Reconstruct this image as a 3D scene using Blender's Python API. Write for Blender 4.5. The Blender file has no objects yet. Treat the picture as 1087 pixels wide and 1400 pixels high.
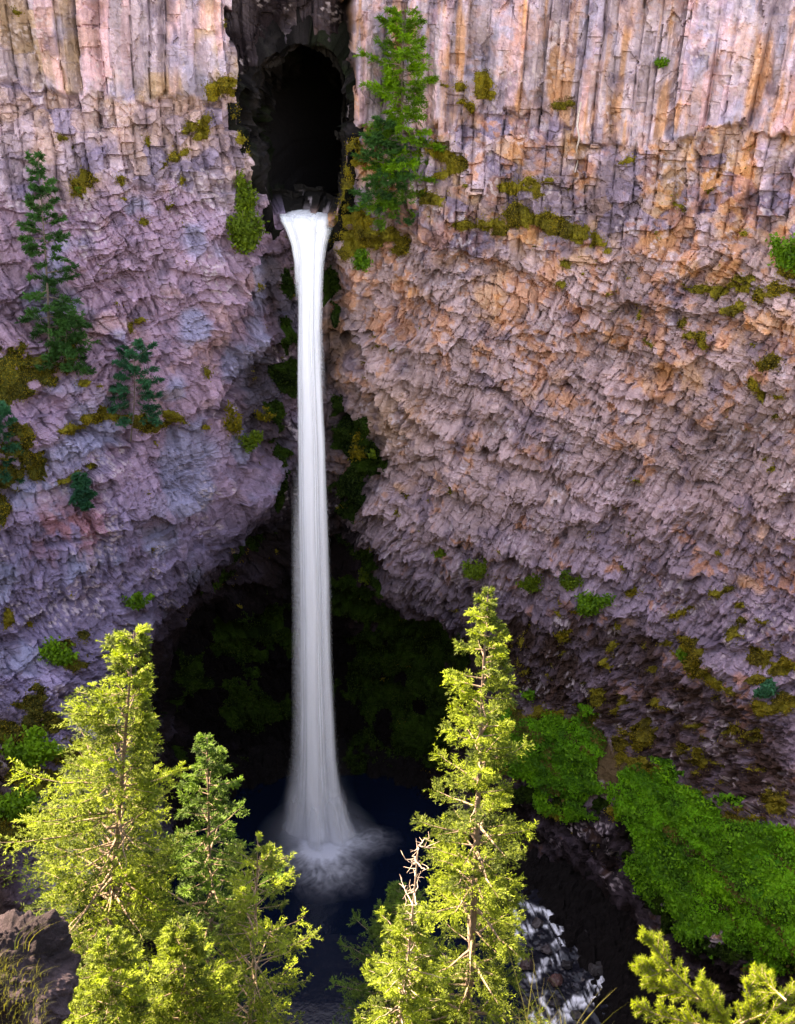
import bpy, math, random
import numpy as np
from mathutils import Vector
R = math.radians
scene = bpy.context.scene
COL = scene.collection

# ------------------------------------------------------------------ camera, sky, sun, exposure
H = 70.0                      # eye height above the plunge pool (m)
PITCH, ROLL, FPX = R(24.0), R(2.2), 1361.0
W0, H0 = 1087.0, 1400.0
_r = np.array([1.0, 0, 0]); _u = np.array([0, math.sin(PITCH), math.cos(PITCH)]); FWD = np.array([0, math.cos(PITCH), -math.sin(PITCH)])
CR = math.cos(ROLL)*_r + math.sin(ROLL)*_u
CU = -math.sin(ROLL)*_r + math.cos(ROLL)*_u
cam_d = bpy.data.cameras.new('camera'); cam = bpy.data.objects.new('camera', cam_d); COL.objects.link(cam)
cam_d.sensor_fit = 'VERTICAL'; cam_d.sensor_height = 36.0; cam_d.lens = 35.0
cam_d.clip_start = 0.1; cam_d.clip_end = 2000
from mathutils import Matrix
m = Matrix(((CR[0], CU[0], -FWD[0], 0), (CR[1], CU[1], -FWD[1], 0), (CR[2], CU[2], -FWD[2], H), (0, 0, 0, 1)))
cam.matrix_world = m
cam_d.dof.use_dof = True; cam_d.dof.focus_distance = 60.0; cam_d.dof.aperture_fstop = 9
scene.camera = cam

SUN_AZ = math.atan2(-0.85, 0.52)      # from +y towards +x
SUN_EL = R(43)
world = bpy.data.worlds.new('World'); scene.world = world; world.use_nodes = True
nt = world.node_tree; bg = nt.nodes['Background']
sky = nt.nodes.new('ShaderNodeTexSky'); sky.sky_type = 'NISHITA'; sky.sun_disc = False
sky.sun_elevation = SUN_EL; sky.sun_rotation = SUN_AZ; sky.altitude = 600; sky.dust_density = 1.5; sky.air_density = 1.0
nt.links.new(sky.outputs[0], bg.inputs[0]); bg.inputs[1].default_value = 0.15
sd = bpy.data.lights.new('sun', 'SUN'); sun = bpy.data.objects.new('sun', sd); COL.objects.link(sun)
sd.energy = 4.8; sd.angle = R(0.53); sd.color = (1.0, 0.97, 0.92)
sv = Vector((math.sin(SUN_AZ)*math.cos(SUN_EL), math.cos(SUN_AZ)*math.cos(SUN_EL), math.sin(SUN_EL)))
sun.rotation_euler = sv.to_track_quat('Z', 'Y').to_euler(); sun.location = (-60, 40, 140)
vs = scene.view_settings
scene.display_settings.display_device = 'sRGB'
vs.view_transform = 'Standard'; vs.look = 'None'; vs.gamma = 1.0; vs.use_curve_mapping = False
vs.exposure = 3.25
vs.use_white_balance = True; vs.white_balance_temperature = 11500; vs.white_balance_tint = 24
scene.render.film_transparent = False
cy = scene.cycles
cy.use_denoising = True
try: cy.denoiser = 'OPENIMAGEDENOISE'
except Exception: pass
cy.max_bounces = 8; cy.diffuse_bounces = 4; cy.glossy_bounces = 3; cy.transmission_bounces = 4
cy.transparent_max_bounces = 96; cy.volume_bounces = 1
cy.sample_clamp_indirect = 6.0

# ------------------------------------------------------------------ numeric helpers
def ray(px, py):
    px = np.asarray(px, float); py = np.asarray(py, float)
    return FPX*FWD + (px[..., None]-W0/2)*CR + (H0/2-py[..., None])*CU
def at_y(px, py, Y):
    """the world point on the sight line of a picture point that lies Y metres ahead"""
    d = ray(px, py); t = np.asarray(Y)/d[..., 1]
    p = d*t[..., None]; p[..., 2] += H
    return p
def at_z(px, py, Z):
    d = ray(px, py); t = (np.asarray(Z)-H)/d[..., 2]
    p = d*t[..., None]; p[..., 2] += H
    return p
def proj(x, y, z):
    v = np.stack([x, y, z-H], -1)
    f = v@FWD; return W0/2+FPX*(v@CR)/f, H0/2-FPX*(v@CU)/f
def hsh(i, j, s):
    n = (np.asarray(i).astype(np.int64)*374761393 + np.asarray(j).astype(np.int64)*668265263 + int(s)*974634777) & 0xFFFFFFFF
    n = ((n ^ (n >> 13))*1274126177) & 0xFFFFFFFF
    n = ((n ^ (n >> 16))*2246822519) & 0xFFFFFFFF
    n = n ^ (n >> 15)
    return (n & 0xFFFFFF)/float(0x1000000)
def vnoise(x, y, s):
    xi = np.floor(x); yi = np.floor(y); fx = x-xi; fy = y-yi
    xi = xi.astype(np.int64); yi = yi.astype(np.int64)
    fx = fx*fx*(3-2*fx); fy = fy*fy*(3-2*fy)
    a = hsh(xi, yi, s); b = hsh(xi+1, yi, s); c = hsh(xi, yi+1, s); d = hsh(xi+1, yi+1, s)
    return (a+(b-a)*fx)*(1-fy)+(c+(d-c)*fx)*fy-0.5
def fbm(x, y, s, o=4, g=0.5):
    r = 0; a = 1.0
    for k in range(o):
        r = r+a*vnoise(x*2**k+17.3*k, y*2**k+5.7*k, s+k*31); a *= g
    return r
def vor(u, v, s, jit=0.9):
    """nearest and second nearest jittered cell: f1, f2, two cell randoms, offset from the cell centre"""
    iu = np.floor(u).astype(np.int64); iv = np.floor(v).astype(np.int64)
    f1 = np.full(u.shape, 9.0); f2 = np.full(u.shape, 9.0)
    ra = np.zeros(u.shape); rb = np.zeros(u.shape); rc = np.zeros(u.shape); du = np.zeros(u.shape); dv = np.zeros(u.shape)
    for a in (-1, 0, 1):
        for b in (-1, 0, 1):
            cu = iu+a; cv = iv+b
            ex = u-(cu+0.5+jit*(hsh(cu, cv, s)-0.5)); ey = v-(cv+0.5+jit*(hsh(cu, cv, s+1)-0.5))
            d = np.sqrt(ex*ex+ey*ey)
            n = d < f1
            f2 = np.where(n, f1, np.minimum(f2, d)); f1 = np.where(n, d, f1)
            du = np.where(n, ex, du); dv = np.where(n, ey, dv)
            ra = np.where(n, hsh(cu, cv, s+2), ra); rb = np.where(n, hsh(cu, cv, s+3), rb); rc = np.where(n, hsh(cu, cv, s+4), rc)
    return f1, f2, ra, rb, rc, du, dv
def facets(u, v, s, tilt=1.0):
    """broken rock: every cell a tilted plane of its own; returns relief (about +-0.5), crack distance, cell randoms"""
    f1, f2, a, b, c, du, dv = vor(u, v, s)
    return (a-0.5)+tilt*((b-0.5)*2*du+(c-0.5)*2*dv), f2-f1, a, b, c
def columns(u, z, w, s, brk):
    """upright columns of mean width w broken at random heights"""
    q = u/w; i = np.floor(q).astype(np.int64)
    f1 = np.full(u.shape, 9.0); f2 = f1.copy(); ci = np.zeros(u.shape, np.int64); t = np.zeros(u.shape)
    for a in (-1, 0, 1):
        k = i+a; c = k+0.5+0.75*(hsh(k, 0, s)-0.5); d = np.abs(q-c); n = d < f1
        f2 = np.where(n, f1, np.minimum(f2, d)); f1 = np.where(n, d, f1); ci = np.where(n, k, ci); t = np.where(n, q-c, t)
    e = (f2-f1)*0.5
    zz = z/brk+7*hsh(ci, 1, s); j = np.floor(zz+0.5*(hsh(ci, np.floor(zz), s+5)-0.5)).astype(np.int64)
    return ci, j, t, e
def sst(a, b, x):
    t = np.clip((x-a)/(b-a), 0, 1); return t*t*(3-2*t)
def poly_sd(px, py, P):
    """signed distance to a polygon (negative inside)"""
    P = np.asarray(P, float); Q = np.roll(P, -1, 0)
    d2 = np.full(px.shape, 1e12); ins = np.zeros(px.shape, bool)
    for (ax, ay), (bx, by) in zip(P, Q):
        ex, ey = bx-ax, by-ay; wx = px-ax; wy = py-ay
        t = np.clip((wx*ex+wy*ey)/(ex*ex+ey*ey+1e-9), 0, 1)
        d2 = np.minimum(d2, (wx-ex*t)**2+(wy-ey*t)**2)
        cond = ((ay > py) != (by > py)) & (px < ex*(py-ay)/(ey if abs(ey) > 1e-9 else 1e-9)+ax)
        ins ^= cond
    d = np.sqrt(d2); return np.where(ins, -d, d)

# ------------------------------------------------------------------ blender helpers
def link(o, parent=None):
    COL.objects.link(o)
    if parent is not None: o.parent = parent
    return o
def mesh_obj(name, verts, faces, mat, parent=None, col=None, smooth=False, attrs=None, uv=None):
    """one mesh object from numpy arrays; faces (M,3) or (M,4)"""
    me = bpy.data.meshes.new(name)
    verts = np.ascontiguousarray(verts, np.float32); faces = np.ascontiguousarray(faces, np.int32)
    k = faces.shape[1]
    me.vertices.add(len(verts)); me.vertices.foreach_set('co', verts.ravel())
    me.loops.add(faces.size); me.loops.foreach_set('vertex_index', faces.ravel())
    me.polygons.add(len(faces)); me.polygons.foreach_set('loop_start', np.arange(0, faces.size, k, dtype=np.int32))
    me.polygons.foreach_set('loop_total', np.full(len(faces), k, np.int32))
    me.polygons.foreach_set('use_smooth', np.full(len(faces), bool(smooth)))
    me.update(calc_edges=True)
    if col is not None:
        a = me.color_attributes.new('tint', 'FLOAT_COLOR', 'POINT')
        c = np.ones((len(verts), 4), np.float32); c[:, :3] = col; a.data.foreach_set('color', c.ravel())
    for nm, v in (attrs or {}).items():
        a = me.attributes.new(nm, 'FLOAT', 'POINT'); a.data.foreach_set('value', np.ascontiguousarray(v, np.float32))
    if uv is not None:
        l = me.uv_layers.new(name='UVMap'); l.data.foreach_set('uv', np.ascontiguousarray(uv[faces.ravel()], np.float32).ravel())
    if mat: me.materials.append(mat)
    return link(bpy.data.objects.new(name, me), parent)
def tag(o, label=None, cat=None, group=None, kind=None):
    for k, v in (('label', label), ('category', cat), ('group', group), ('kind', kind)):
        if v: o[k] = v
    return o
def empty(name, loc, label, cat, group=None):
    o = bpy.data.objects.new(name, None); o.location = loc; o.empty_display_size = 0.5; link(o); return tag(o, label, cat, group)
def grid_faces(nr, nc):
    i = np.arange(nr*nc).reshape(nr, nc)
    return np.stack([i[:-1, :-1], i[:-1, 1:], i[1:, 1:], i[1:, :-1]], -1).reshape(-1, 4)

def new_mat(name):
    mt = bpy.data.materials.new(name); mt.use_nodes = True
    n = mt.node_tree; n.nodes.clear()
    return mt, n, n.nodes.new('ShaderNodeOutputMaterial')
def N(n, t, **kw):
    o = n.nodes.new(t)
    for k, v in kw.items():
        if k.startswith('i_'):
            key = k[2:]; o.inputs[int(key) if key.isdigit() else key].default_value = v
        else: setattr(o, k, v)
    return o
def attr_rock(name, bump=0.6, scale=1.0, rough=0.9, spec=0.25, fine=(0.72, 1.22)):
    """rock, soil, moss: the mesh's own tint, grain at three sizes, and bump"""
    mt, n, out = new_mat(name); L = n.links.new
    at = N(n, 'ShaderNodeAttribute', attribute_name='tint')
    tc = N(n, 'ShaderNodeTexCoord')
    n1 = N(n, 'ShaderNodeTexNoise', i_Scale=2.3*scale, i_Detail=8.0, i_Roughness=0.72); L(tc.outputs['Object'], n1.inputs['Vector'])
    n2 = N(n, 'ShaderNodeTexNoise', i_Scale=14.0*scale, i_Detail=5.0, i_Roughness=0.7); L(tc.outputs['Object'], n2.inputs['Vector'])
    vo = N(n, 'ShaderNodeTexVoronoi', i_Scale=4.2*scale); L(tc.outputs['Object'], vo.inputs['Vector'])
    mr = N(n, 'ShaderNodeMapRange', i_1=0.3, i_2=0.7, i_3=fine[0], i_4=fine[1]); L(n1.outputs[0], mr.inputs[0])
    mr2 = N(n, 'ShaderNodeMapRange', i_1=0.3, i_2=0.7, i_3=0.82, i_4=1.16); L(n2.outputs[0], mr2.inputs[0])
    mu = N(n, 'ShaderNodeMath', operation='MULTIPLY'); L(mr.outputs[0], mu.inputs[0]); L(mr2.outputs[0], mu.inputs[1])
    mx = N(n, 'ShaderNodeVectorMath', operation='SCALE'); L(at.outputs['Color'], mx.inputs[0]); L(mu.outputs[0], mx.inputs['Scale'])
    b = N(n, 'ShaderNodeBsdfPrincipled', i_Roughness=rough); b.inputs['Specular IOR Level'].default_value = spec
    L(mx.outputs[0], b.inputs['Base Color'])
    ad = N(n, 'ShaderNodeMath', operation='MULTIPLY_ADD', i_1=0.5); L(n2.outputs[0], ad.inputs[0]); L(n1.outputs[0], ad.inputs[2])
    ad2 = N(n, 'ShaderNodeMath', operation='MULTIPLY_ADD', i_1=0.35); L(vo.outputs['Distance'], ad2.inputs[0]); L(ad.outputs[0], ad2.inputs[2])
    bp = N(n, 'ShaderNodeBump', i_Strength=bump, i_Distance=0.22/scale); L(ad2.outputs[0], bp.inputs['Height']); L(bp.outputs[0], b.inputs['Normal'])
    L(b.outputs[0], out.inputs[0]); return mt
def leaf_mat(name, base, var=0.35, hue=(1.25, 1.0, 0.7), trans=0.45):
    """thin leaves: reflected plus transmitted light; each spray a shade of its own from the mesh's leaf_tone"""
    mt, n, out = new_mat(name); L = n.links.new
    at = N(n, 'ShaderNodeAttribute', attribute_name='leaf_tone')
    mx = N(n, 'ShaderNodeMixRGB'); L(at.outputs['Fac'], mx.inputs[0])
    mx.inputs[1].default_value = (base[0]*(1-var), base[1]*(1-var), base[2]*(1-var*0.6), 1)
    mx.inputs[2].default_value = (base[0]*(1+var)*hue[0], base[1]*(1+var)*hue[1], base[2]*(1+var)*hue[2], 1)
    d = N(n, 'ShaderNodeBsdfPrincipled', i_Roughness=0.6); d.inputs['Specular IOR Level'].default_value = 0.15
    t = N(n, 'ShaderNodeBsdfTranslucent')
    sc = N(n, 'ShaderNodeVectorMath', operation='MULTIPLY'); sc.inputs[1].default_value = (1.25, 1.35, 0.6)
    L(mx.outputs[0], d.inputs['Base Color']); L(mx.outputs[0], sc.inputs[0]); L(sc.outputs[0], t.inputs[0])
    ms = N(n, 'ShaderNodeMixShader', i_0=trans); L(d.outputs[0], ms.inputs[1]); L(t.outputs[0], ms.inputs[2]); L(ms.outputs[0], out.inputs[0])
    return mt
def plain_mat(name, c, rough=0.85, noise=6.0, lo=0.6, hi=1.3, bump=0.5):
    mt, n, out = new_mat(name); L = n.links.new
    tc = N(n, 'ShaderNodeTexCoord'); n1 = N(n, 'ShaderNodeTexNoise', i_Scale=noise, i_Detail=6.0, i_Roughness=0.7); L(tc.outputs['Object'], n1.inputs['Vector'])
    mr = N(n, 'ShaderNodeMapRange', i_1=0.3, i_2=0.7, i_3=lo, i_4=hi); L(n1.outputs[0], mr.inputs[0])
    mx = N(n, 'ShaderNodeVectorMath', operation='SCALE'); mx.inputs[0].default_value = c; L(mr.outputs[0], mx.inputs['Scale'])
    b = N(n, 'ShaderNodeBsdfPrincipled', i_Roughness=rough); L(mx.outputs[0], b.inputs['Base Color'])
    bp = N(n, 'ShaderNodeBump', i_Strength=bump, i_Distance=0.05); L(n1.outputs[0], bp.inputs['Height']); L(bp.outputs[0], b.inputs['Normal'])
    L(b.outputs[0], out.inputs[0]); return mt

# ------------------------------------------------------------------ the cliff: large form
CP = [  # picture x, picture y, metres ahead
 (-60,-60,72),(0,0,73),(150,0,74.5),(300,0,76),(480,0,78),(700,0,77),(900,0,75),(1087,0,71.5),(1200,-40,69),
 (0,150,73),(160,150,74.5),(300,150,76.5),(480,160,78.5),(700,160,77.5),(900,160,75),(1087,160,71.5),
 (0,300,71.5),(150,300,73.5),(300,300,76.5),(400,300,79.5),(480,300,79),(600,300,77.5),(780,300,76.2),(950,300,74),(1087,300,71),
 (0,420,70),(150,420,73),(300,420,77),(400,420,81),(480,400,80.5),(560,420,78.5),(720,420,76.5),(900,420,73.5),(1087,400,69.5),
 (0,520,67.5),(60,520,69.0),(150,540,71.2),(280,560,76),(400,560,82),(470,560,82),(560,540,79),(700,550,76.5),(900,560,72.8),(1087,540,69),
 (0,650,66),(150,650,70.2),(280,660,75),(400,660,82.5),(480,660,82),(560,660,79.5),(700,680,76.5),(900,700,72.2),(1087,700,68.2),
 (0,780,65),(120,780,68.5),(230,780,73),(330,780,79),(430,780,84),(500,770,82.5),(600,780,79),(750,800,75.8),(900,800,72.2),(1087,800,67.8),
 (0,900,64),(100,900,66.5),(190,900,71.5),(270,900,80),(430,900,87),(560,900,85),(640,900,80),(720,880,77.5),(830,890,74.5),(900,880,72.2),(970,890,69.5),(1087,880,66.2),
 (0,1000,61),(100,1000,63),(200,1000,73),(290,1000,82),(430,1000,87),(560,1000,85.5),(650,980,80),(720,975,77.2),(820,980,73.8),(900,990,70),(1000,990,66.5),(1087,1000,63.5),
 (0,1100,57),(110,1100,62),(220,1100,75),(320,1090,82),(430,1105,83),(560,1105,81.5),(650,1090,78),(720,1080,75.4),(800,1080,71.8),(850,1060,69.8),(920,1080,66.8),(1000,1080,64),(1087,1100,60.5),
 (870,1120,67),(950,1150,63),(1087,1200,56.5),(1000,1220,59.6),(900,1200,63.6),(1087,1290,53),(1000,1285,57),
 (680,1150,76),(720,1180,74.5),(800,1200,71.2),(860,1215,67.8),(890,1270,63.8),(940,1320,60.6),(1000,1370,58.2),(1087,1390,54),
 (640,1190,77),(560,1150,82),(430,1140,83.5),(300,1140,83),(200,1180,72),(100,1200,58),(0,1200,53),
]
CP = np.array(CP, float)
cp = at_y(CP[:, 0], CP[:, 1], CP[:, 2]); cx, cz, cyv = cp[:, 0], cp[:, 2], CP[:, 2].copy()
extra = np.array([(-60,88,62),(-45,88,69),(0,88,80),(45,88,66),(-60,40,56),(-60,0,44),(60,88,60),(60,40,54),(60,5,44),(-45,70,68),(45,60,66),(45,30,58)], float)
cx = np.r_[cx, extra[:, 0]]; cz = np.r_[cz, extra[:, 1]]; cyv = np.r_[cyv, extra[:, 2]]
def _k(a, b, c, d):
    r2 = (a[..., None]-c)**2+(b[..., None]-d)**2
    return 0.5*r2*np.log(r2+1e-6)
_n = len(cx); A = np.zeros((_n+3, _n+3)); A[:_n, :_n] = _k(cx, cz, cx, cz)+np.eye(_n)*1.5
A[:_n, _n] = 1; A[:_n, _n+1] = cx; A[:_n, _n+2] = cz; A[_n:, :_n] = A[:_n, _n:].T
WT = np.linalg.solve(A, np.r_[cyv, 0, 0, 0])
def macro(x, z):
    o = np.empty(x.shape); xr, zr, orr = x.ravel(), z.ravel(), o.ravel()
    for s in range(0, xr.size, 60000):
        e = slice(s, s+60000); orr[e] = _k(xr[e], zr[e], cx, cz)@WT[:_n]+WT[_n]+WT[_n+1]*xr[e]+WT[_n+2]*zr[e]
    return orr.reshape(x.shape)
# coarse evaluation, then bilinear to the fine grid
ST = 0.085
gx = np.arange(-46, 46.01, ST); gz = np.r_[np.arange(-5, 79, ST), np.arange(79, 88.3, 0.3)]
cgx = np.arange(-47, 47.6, 0.5); cgz = np.arange(-6, 89.6, 0.5)
CG = macro(*np.meshgrid(cgx, cgz))
def bil(G, ax, az, x, z):
    fx = np.clip((x-ax[0])/(ax[1]-ax[0]), 0, len(ax)-1.001); fz = np.clip((z-az[0])/(az[1]-az[0]), 0, len(az)-1.001)
    i = fx.astype(int); j = fz.astype(int); fx = fx-i; fz = fz-j
    return (G[j, i]*(1-fx)+G[j, i+1]*fx)*(1-fz)+(G[j+1, i]*(1-fx)+G[j+1, i+1]*fx)*fz
X, Z = np.meshgrid(gx, gz)
M0 = bil(CG, cgx, cgz, X, Z)
XG, ZG, YG = X, Z, M0        # the mesh grid itself; X, Z below run along the surface, so relief never stretches
_sx = np.sqrt(1+np.gradient(M0, axis=1)**2/ST**2); _ax = np.cumsum(_sx, 1)*ST; _ax = _ax-_ax[:, _ax.shape[1]//2][:, None]
_dz = np.gradient(gz)[:, None]; _sz = np.sqrt(1+(np.gradient(M0, axis=0)/_dz)**2); _az = np.cumsum(_sz*_dz, 0)
_nx = np.gradient(M0, axis=1)/ST; _nz = np.gradient(M0, axis=0)/_dz; _nl = np.sqrt(1+_nx**2+_nz**2)
NRM = np.stack([_nx/_nl, -1/_nl, _nz/_nl], -1)     # outward normal of the large form
U, V = proj(X, M0, Z)          # where each bit of wall was surveyed in the photograph: used as a map sheet for zones
_k0 = np.argmin(np.abs(gz-40)); X = _ax+0*X; Z = _az-_az[_k0:_k0+1]+40
Un = U+10*fbm(X/2.2, Z/2.2, 901, 4); Vn = V+10*fbm(X/2.2, Z/2.2, 902, 4)

# zones ------------------------------------------------------------------------------------------------
CAVE = [(332,172),(336,140),(352,108),(378,84),(404,68),(430,66),(452,82),(466,108),(473,150),(473,205),(466,245),(456,290),(452,299),(381,299),(372,262),(360,228),(344,198)]
NOTCH = [(308,-200),(318,20),(328,110),(326,150),(345,205),(366,240),(380,302),(455,302),(470,250),(478,150),(476,60),(482,-200)]
HOLLOW = [(215,890),(236,855),(285,810),(345,768),(400,735),(455,745),(495,815),(545,850),(600,875),(640,915),(655,965),(650,1010),(620,1060),(600,1130),(430,1180),(330,1180),(240,1120),(215,1000),(205,935)]
SLOPE = [(640,1010),(690,975),(745,972),(800,985),(845,1030),(905,1062),(960,1100),(1040,1130),(1110,1150),(1110,1320),(1000,1290),(930,1250),(888,1200),(875,1150),(838,1095),(760,1088),(700,1065),(640,1075)]
RUBBLE = [(650,830),(720,850),(800,840),(850,860),(930,870),(900,910),(960,930),(1087,990),(1087,1150),(1000,1110),(880,1050),(830,1000),(740,965),(680,960),(640,900)]
BANK = [(640,1070),(700,1068),(760,1092),(838,1098),(872,1150),(885,1205),(930,1258),(1000,1298),(1110,1325),(1110,1420),(840,1420),(700,1260),(640,1200)]
FALLW = [(365,355),(400,330),(455,330),(470,420),(460,560),(520,600),(525,660),(470,720),(520,760),(500,800),(380,800),(350,740),(385,640),(310,560),(370,470)]
_q = facets(X/1.5+.4*fbm(X, Z, 903, 2), Z/2.2, 904); Uc = Un+26*(_q[2]-.5); Vc = Vn+26*(_q[3]-.5)
sd_cave = poly_sd(Uc*.7+U*.3, Vc*.7+V*.3, CAVE); sd_notch = poly_sd(Uc*.6+U*.4, Vc*.6+V*.4, NOTCH); sd_hol = poly_sd(Un, Vn, HOLLOW)
sd_slope = poly_sd(Un, Vn, SLOPE); sd_rub = poly_sd(Un, Vn, RUBBLE); sd_bank = poly_sd(Un, Vn, BANK); sd_fall = poly_sd(Un, Vn, FALLW)
inside = lambda sd, w: sst(w+0*sd, -w+0*sd, sd)
w_cave = inside(sd_cave, 2); w_notch = inside(sd_notch, 5); w_hol = inside(sd_hol, np.where(U < 430, 48, 42)); w_slope = inside(sd_slope, 10); w_rub = inside(sd_rub, 26); w_bank = inside(sd_bank, 10); w_fall = inside(sd_fall, 14)
left = sst(450, 400, U)         # wall left of the falls
t1 = np.where(U < 400, 128+0.03*U, 172+0.012*(U-480))+40*vnoise(X/4.6, X*0+3.3, 5)+np.where(U > 430, 34, 14)*(hsh(np.floor(X/1.7+.5*vnoise(X/2, X*0, 6)), 1, 7)-.5)+12*vnoise(X/.6, Z/1.2, 8)
t2 = np.where(U < 400, 268+0.05*(U-100), 335)+60*vnoise(X/4.5, X*0+1.3, 15)+25*vnoise(X/1.2, X*0, 16)
top = sst(7, -7, V-t1); low = sst(-22, 22, V-t2); mid = np.clip(1-top-low, 0, 1)

# relief -----------------------------------------------------------------------------------------------
xs = X+0.9*fbm(X/7, Z/14, 40, 3)+(X-0)*0.0
P = 1.5*fbm(X/13, Z/13, 11, 3)*(1-0.6*w_slope) + 0.8*fbm(X/4.2, Z/5, 12, 3)
# tall columns: mixed widths, faces turned this way and that, few cross breaks
xq0 = xs+0.35*fbm(X/3, Z/9, 41, 2)
xw = xq0+1.3*fbm(xq0/5, X*0+2, 42, 2)
ci, cj, ct, ce = columns(xw, Z, 1.45, 21, 11.0)
c_id = hsh(ci, 3, 22); cb = hsh(ci, cj, 23)
cE = columns(xw+0.25*vnoise(X/1.5, Z/5, 8), Z, 0.62, 24, 4.5)
sub_id = hsh(cE[0], 2, 25); sub_b = hsh(cE[0], cE[1], 26)
kk = (hsh(ci, 9, 27)-.5)*.5                       # where the arris of the column sits
prof = -1.5*np.maximum(ct-kk, 0)*(0.35+hsh(ci, 4, 28))-1.5*np.maximum(kk-ct, 0)*(0.35+hsh(ci, 5, 29))
frac = sst(.1, .45, fbm(X/1.8, Z/2.6, 43, 3))     # broken places
colP = 1.1*(c_id-0.5)+0.55*(cb-0.5)+prof-0.12*np.exp(-(ce/0.03)**2)+0.3*(sub_id-.5)+0.3*(sub_b-0.5)+cE[2]*(hsh(cE[0], 6, 30)-.5)*.6-.9*frac*np.abs(fbm(X/.9, Z/1.2, 44, 3))
fa = facets(X/1.3+.5*fbm(X, Z, 61, 2), Z/3.4, 62); fb = facets(X/0.5+.3*fbm(X*2, Z*2, 60, 2), Z/1.3, 63); fc = facets(X/0.2, Z/0.3, 64)
topP = .82*colP + 0.36*fa[0]+0.13*fb[0]+0.04*fc[0] + 0.4
# second tier: shorter, rougher columns
ci2, cj2, ct2, ce2 = columns(xs+0.6*vnoise(X/2, Z/2.5, 31), Z, 1.0, 32, 2.6)
b2 = hsh(ci2, cj2, 33); ga = facets(X/1.5+.5*fbm(X/1.3, Z/1.3, 65, 2), Z/1.5, 66); gb = facets(X/0.6+.3*fbm(X*1.3, Z*1.3, 67, 2), Z/0.7, 68); gc = facets(X/0.26, Z/0.3, 69)
midP = 0.8*(b2-0.5)+0.45*(hsh(ci2, 1, 34)-0.5)-0.7*np.maximum(np.abs(ct2)-0.2, 0)-0.16*np.exp(-(ce2/0.05)**2)+0.55*ga[0]+0.24*gb[0]+0.07*gc[0]
# entablature: broken blocks in bands that run down to the right (right wall), curve about the hollow (left wall)
wx = X+0.5*fbm(X/1.6, Z/1.6, 72, 3)+0.9*fbm(X/7, Z/7, 70, 2); wz = Z+0.5*fbm(X/1.6, Z/1.6, 73, 3)+1.0*fbm(X/8, Z/8, 71, 2)
def turned(deg): return wx*math.cos(R(deg))+wz*math.sin(R(deg)), -wx*math.sin(R(deg))+wz*math.cos(R(deg))
sR, nR = turned(-17); sL, nL = turned(14); wl_ = sst(470, 430, U)
s_ = np.where(U < 445, sL, sR); n_ = np.where(U < 445, nL, nR)
saw = lambda q: (q-np.floor(q))
ea = facets(s_/3.4, n_/2.4, 74, .8); eb = facets(s_/1.25, n_/0.9, 75, .9); ec = facets(s_/0.46, n_/0.36, 76, .9); ed = facets(X/0.22, Z/0.22, 77)
def courses(s, n, th, wd, seed, brk):
    """broken courses of short columns: each course steps out towards its foot and is undercut below"""
    nq = n/th+.5*fbm(s/2.8, n/2.5, seed, 4); i = np.floor(nq).astype(np.int64); f1 = np.full(s.shape, 9.); r = np.zeros(s.shape, np.int64); t = np.zeros(s.shape)
    for a_ in (-1, 0, 1):
        k = i+a_; c = k+.5+.6*(hsh(k, 7, seed)-.5); d = np.abs(nq-c); m_ = d < f1; f1 = np.where(m_, d, f1); r = np.where(m_, k, r); t = np.where(m_, nq-c, t)
    ss = s+3.1*hsh(r, 1, seed+1); c_, j_, ct_, ce_ = columns(ss+.18*fbm(s*1.3, n*1.3, seed+2, 2), n+r*7.3, wd, seed+3, brk)
    idr = hsh(c_+r*131, j_, seed+4); ar = (hsh(c_+r*131, 3, seed+5)-.5)*.5; w1 = .3+.9*hsh(c_+r*131, 4, seed+6)
    face = -np.where(ct_ > ar, (ct_-ar)*w1, (ar-ct_)*(1.3-w1))
    return .5*(hsh(r, 2, seed+7)-.5)-.42*(t+.1), .42*(idr-.5)+.5*face*wd, idr, ce_
bulk, brick, bid, bce = courses(s_, n_, np.where(U < 445, 2.3, 1.5), .85, 740, 1.3)
bulk2, brick2, bid2, _ = courses(s_-.1*n_+.25*fbm(X, Z, 758, 3), n_+.08*s_+.25*fbm(X, Z, 759, 3), .6, .46, 760, .6)
fine_w = sst(-.25, .35, fbm(X/4.5, Z/3.5, 79, 3)); flat_w = sst(-.08, .25, fbm(X/5.5, Z/4.5, 80, 3))
e0 = facets(s_/6.5+.3*fbm(X/3, Z/3, 738, 3), n_/3.6+.3*fbm(X/3, Z/3, 739, 3), 737, .8)
lowP = .9*e0[0]+.95*ea[0]*(.6+.4*flat_w)+.62*bulk+(1.15-.5*flat_w)*brick+(.35*bulk2+.55*brick2)*fine_w*(1-.85*flat_w)+.26*eb[0]*(1-.5*flat_w)-.22*np.exp(-(bce/.035)**2)+.07*ec[0]+.03*ed[0]
lowP = np.where(U < 430, lowP*(0.85+0.3*sst(-.2, .3, fbm(X/5, Z/5, 81, 2))), lowP)
P = P+top*topP+mid*midP+low*lowP
# small columns in the lower right and lower left wall
ci3, cj3, ct3, ce3 = columns(s_+0.25*fbm(X, Z, 82, 2), n_, 0.62, 83, 1.6)
sc3 = (0.5*(hsh(ci3, cj3, 84)-0.5)-0.5*np.abs(ct3))*low*sst(-0.05, 0.2, fbm(X/7, Z/7, 85, 2)+0.25*sst(560, 700, V))
P = P+0.9*sc3
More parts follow.
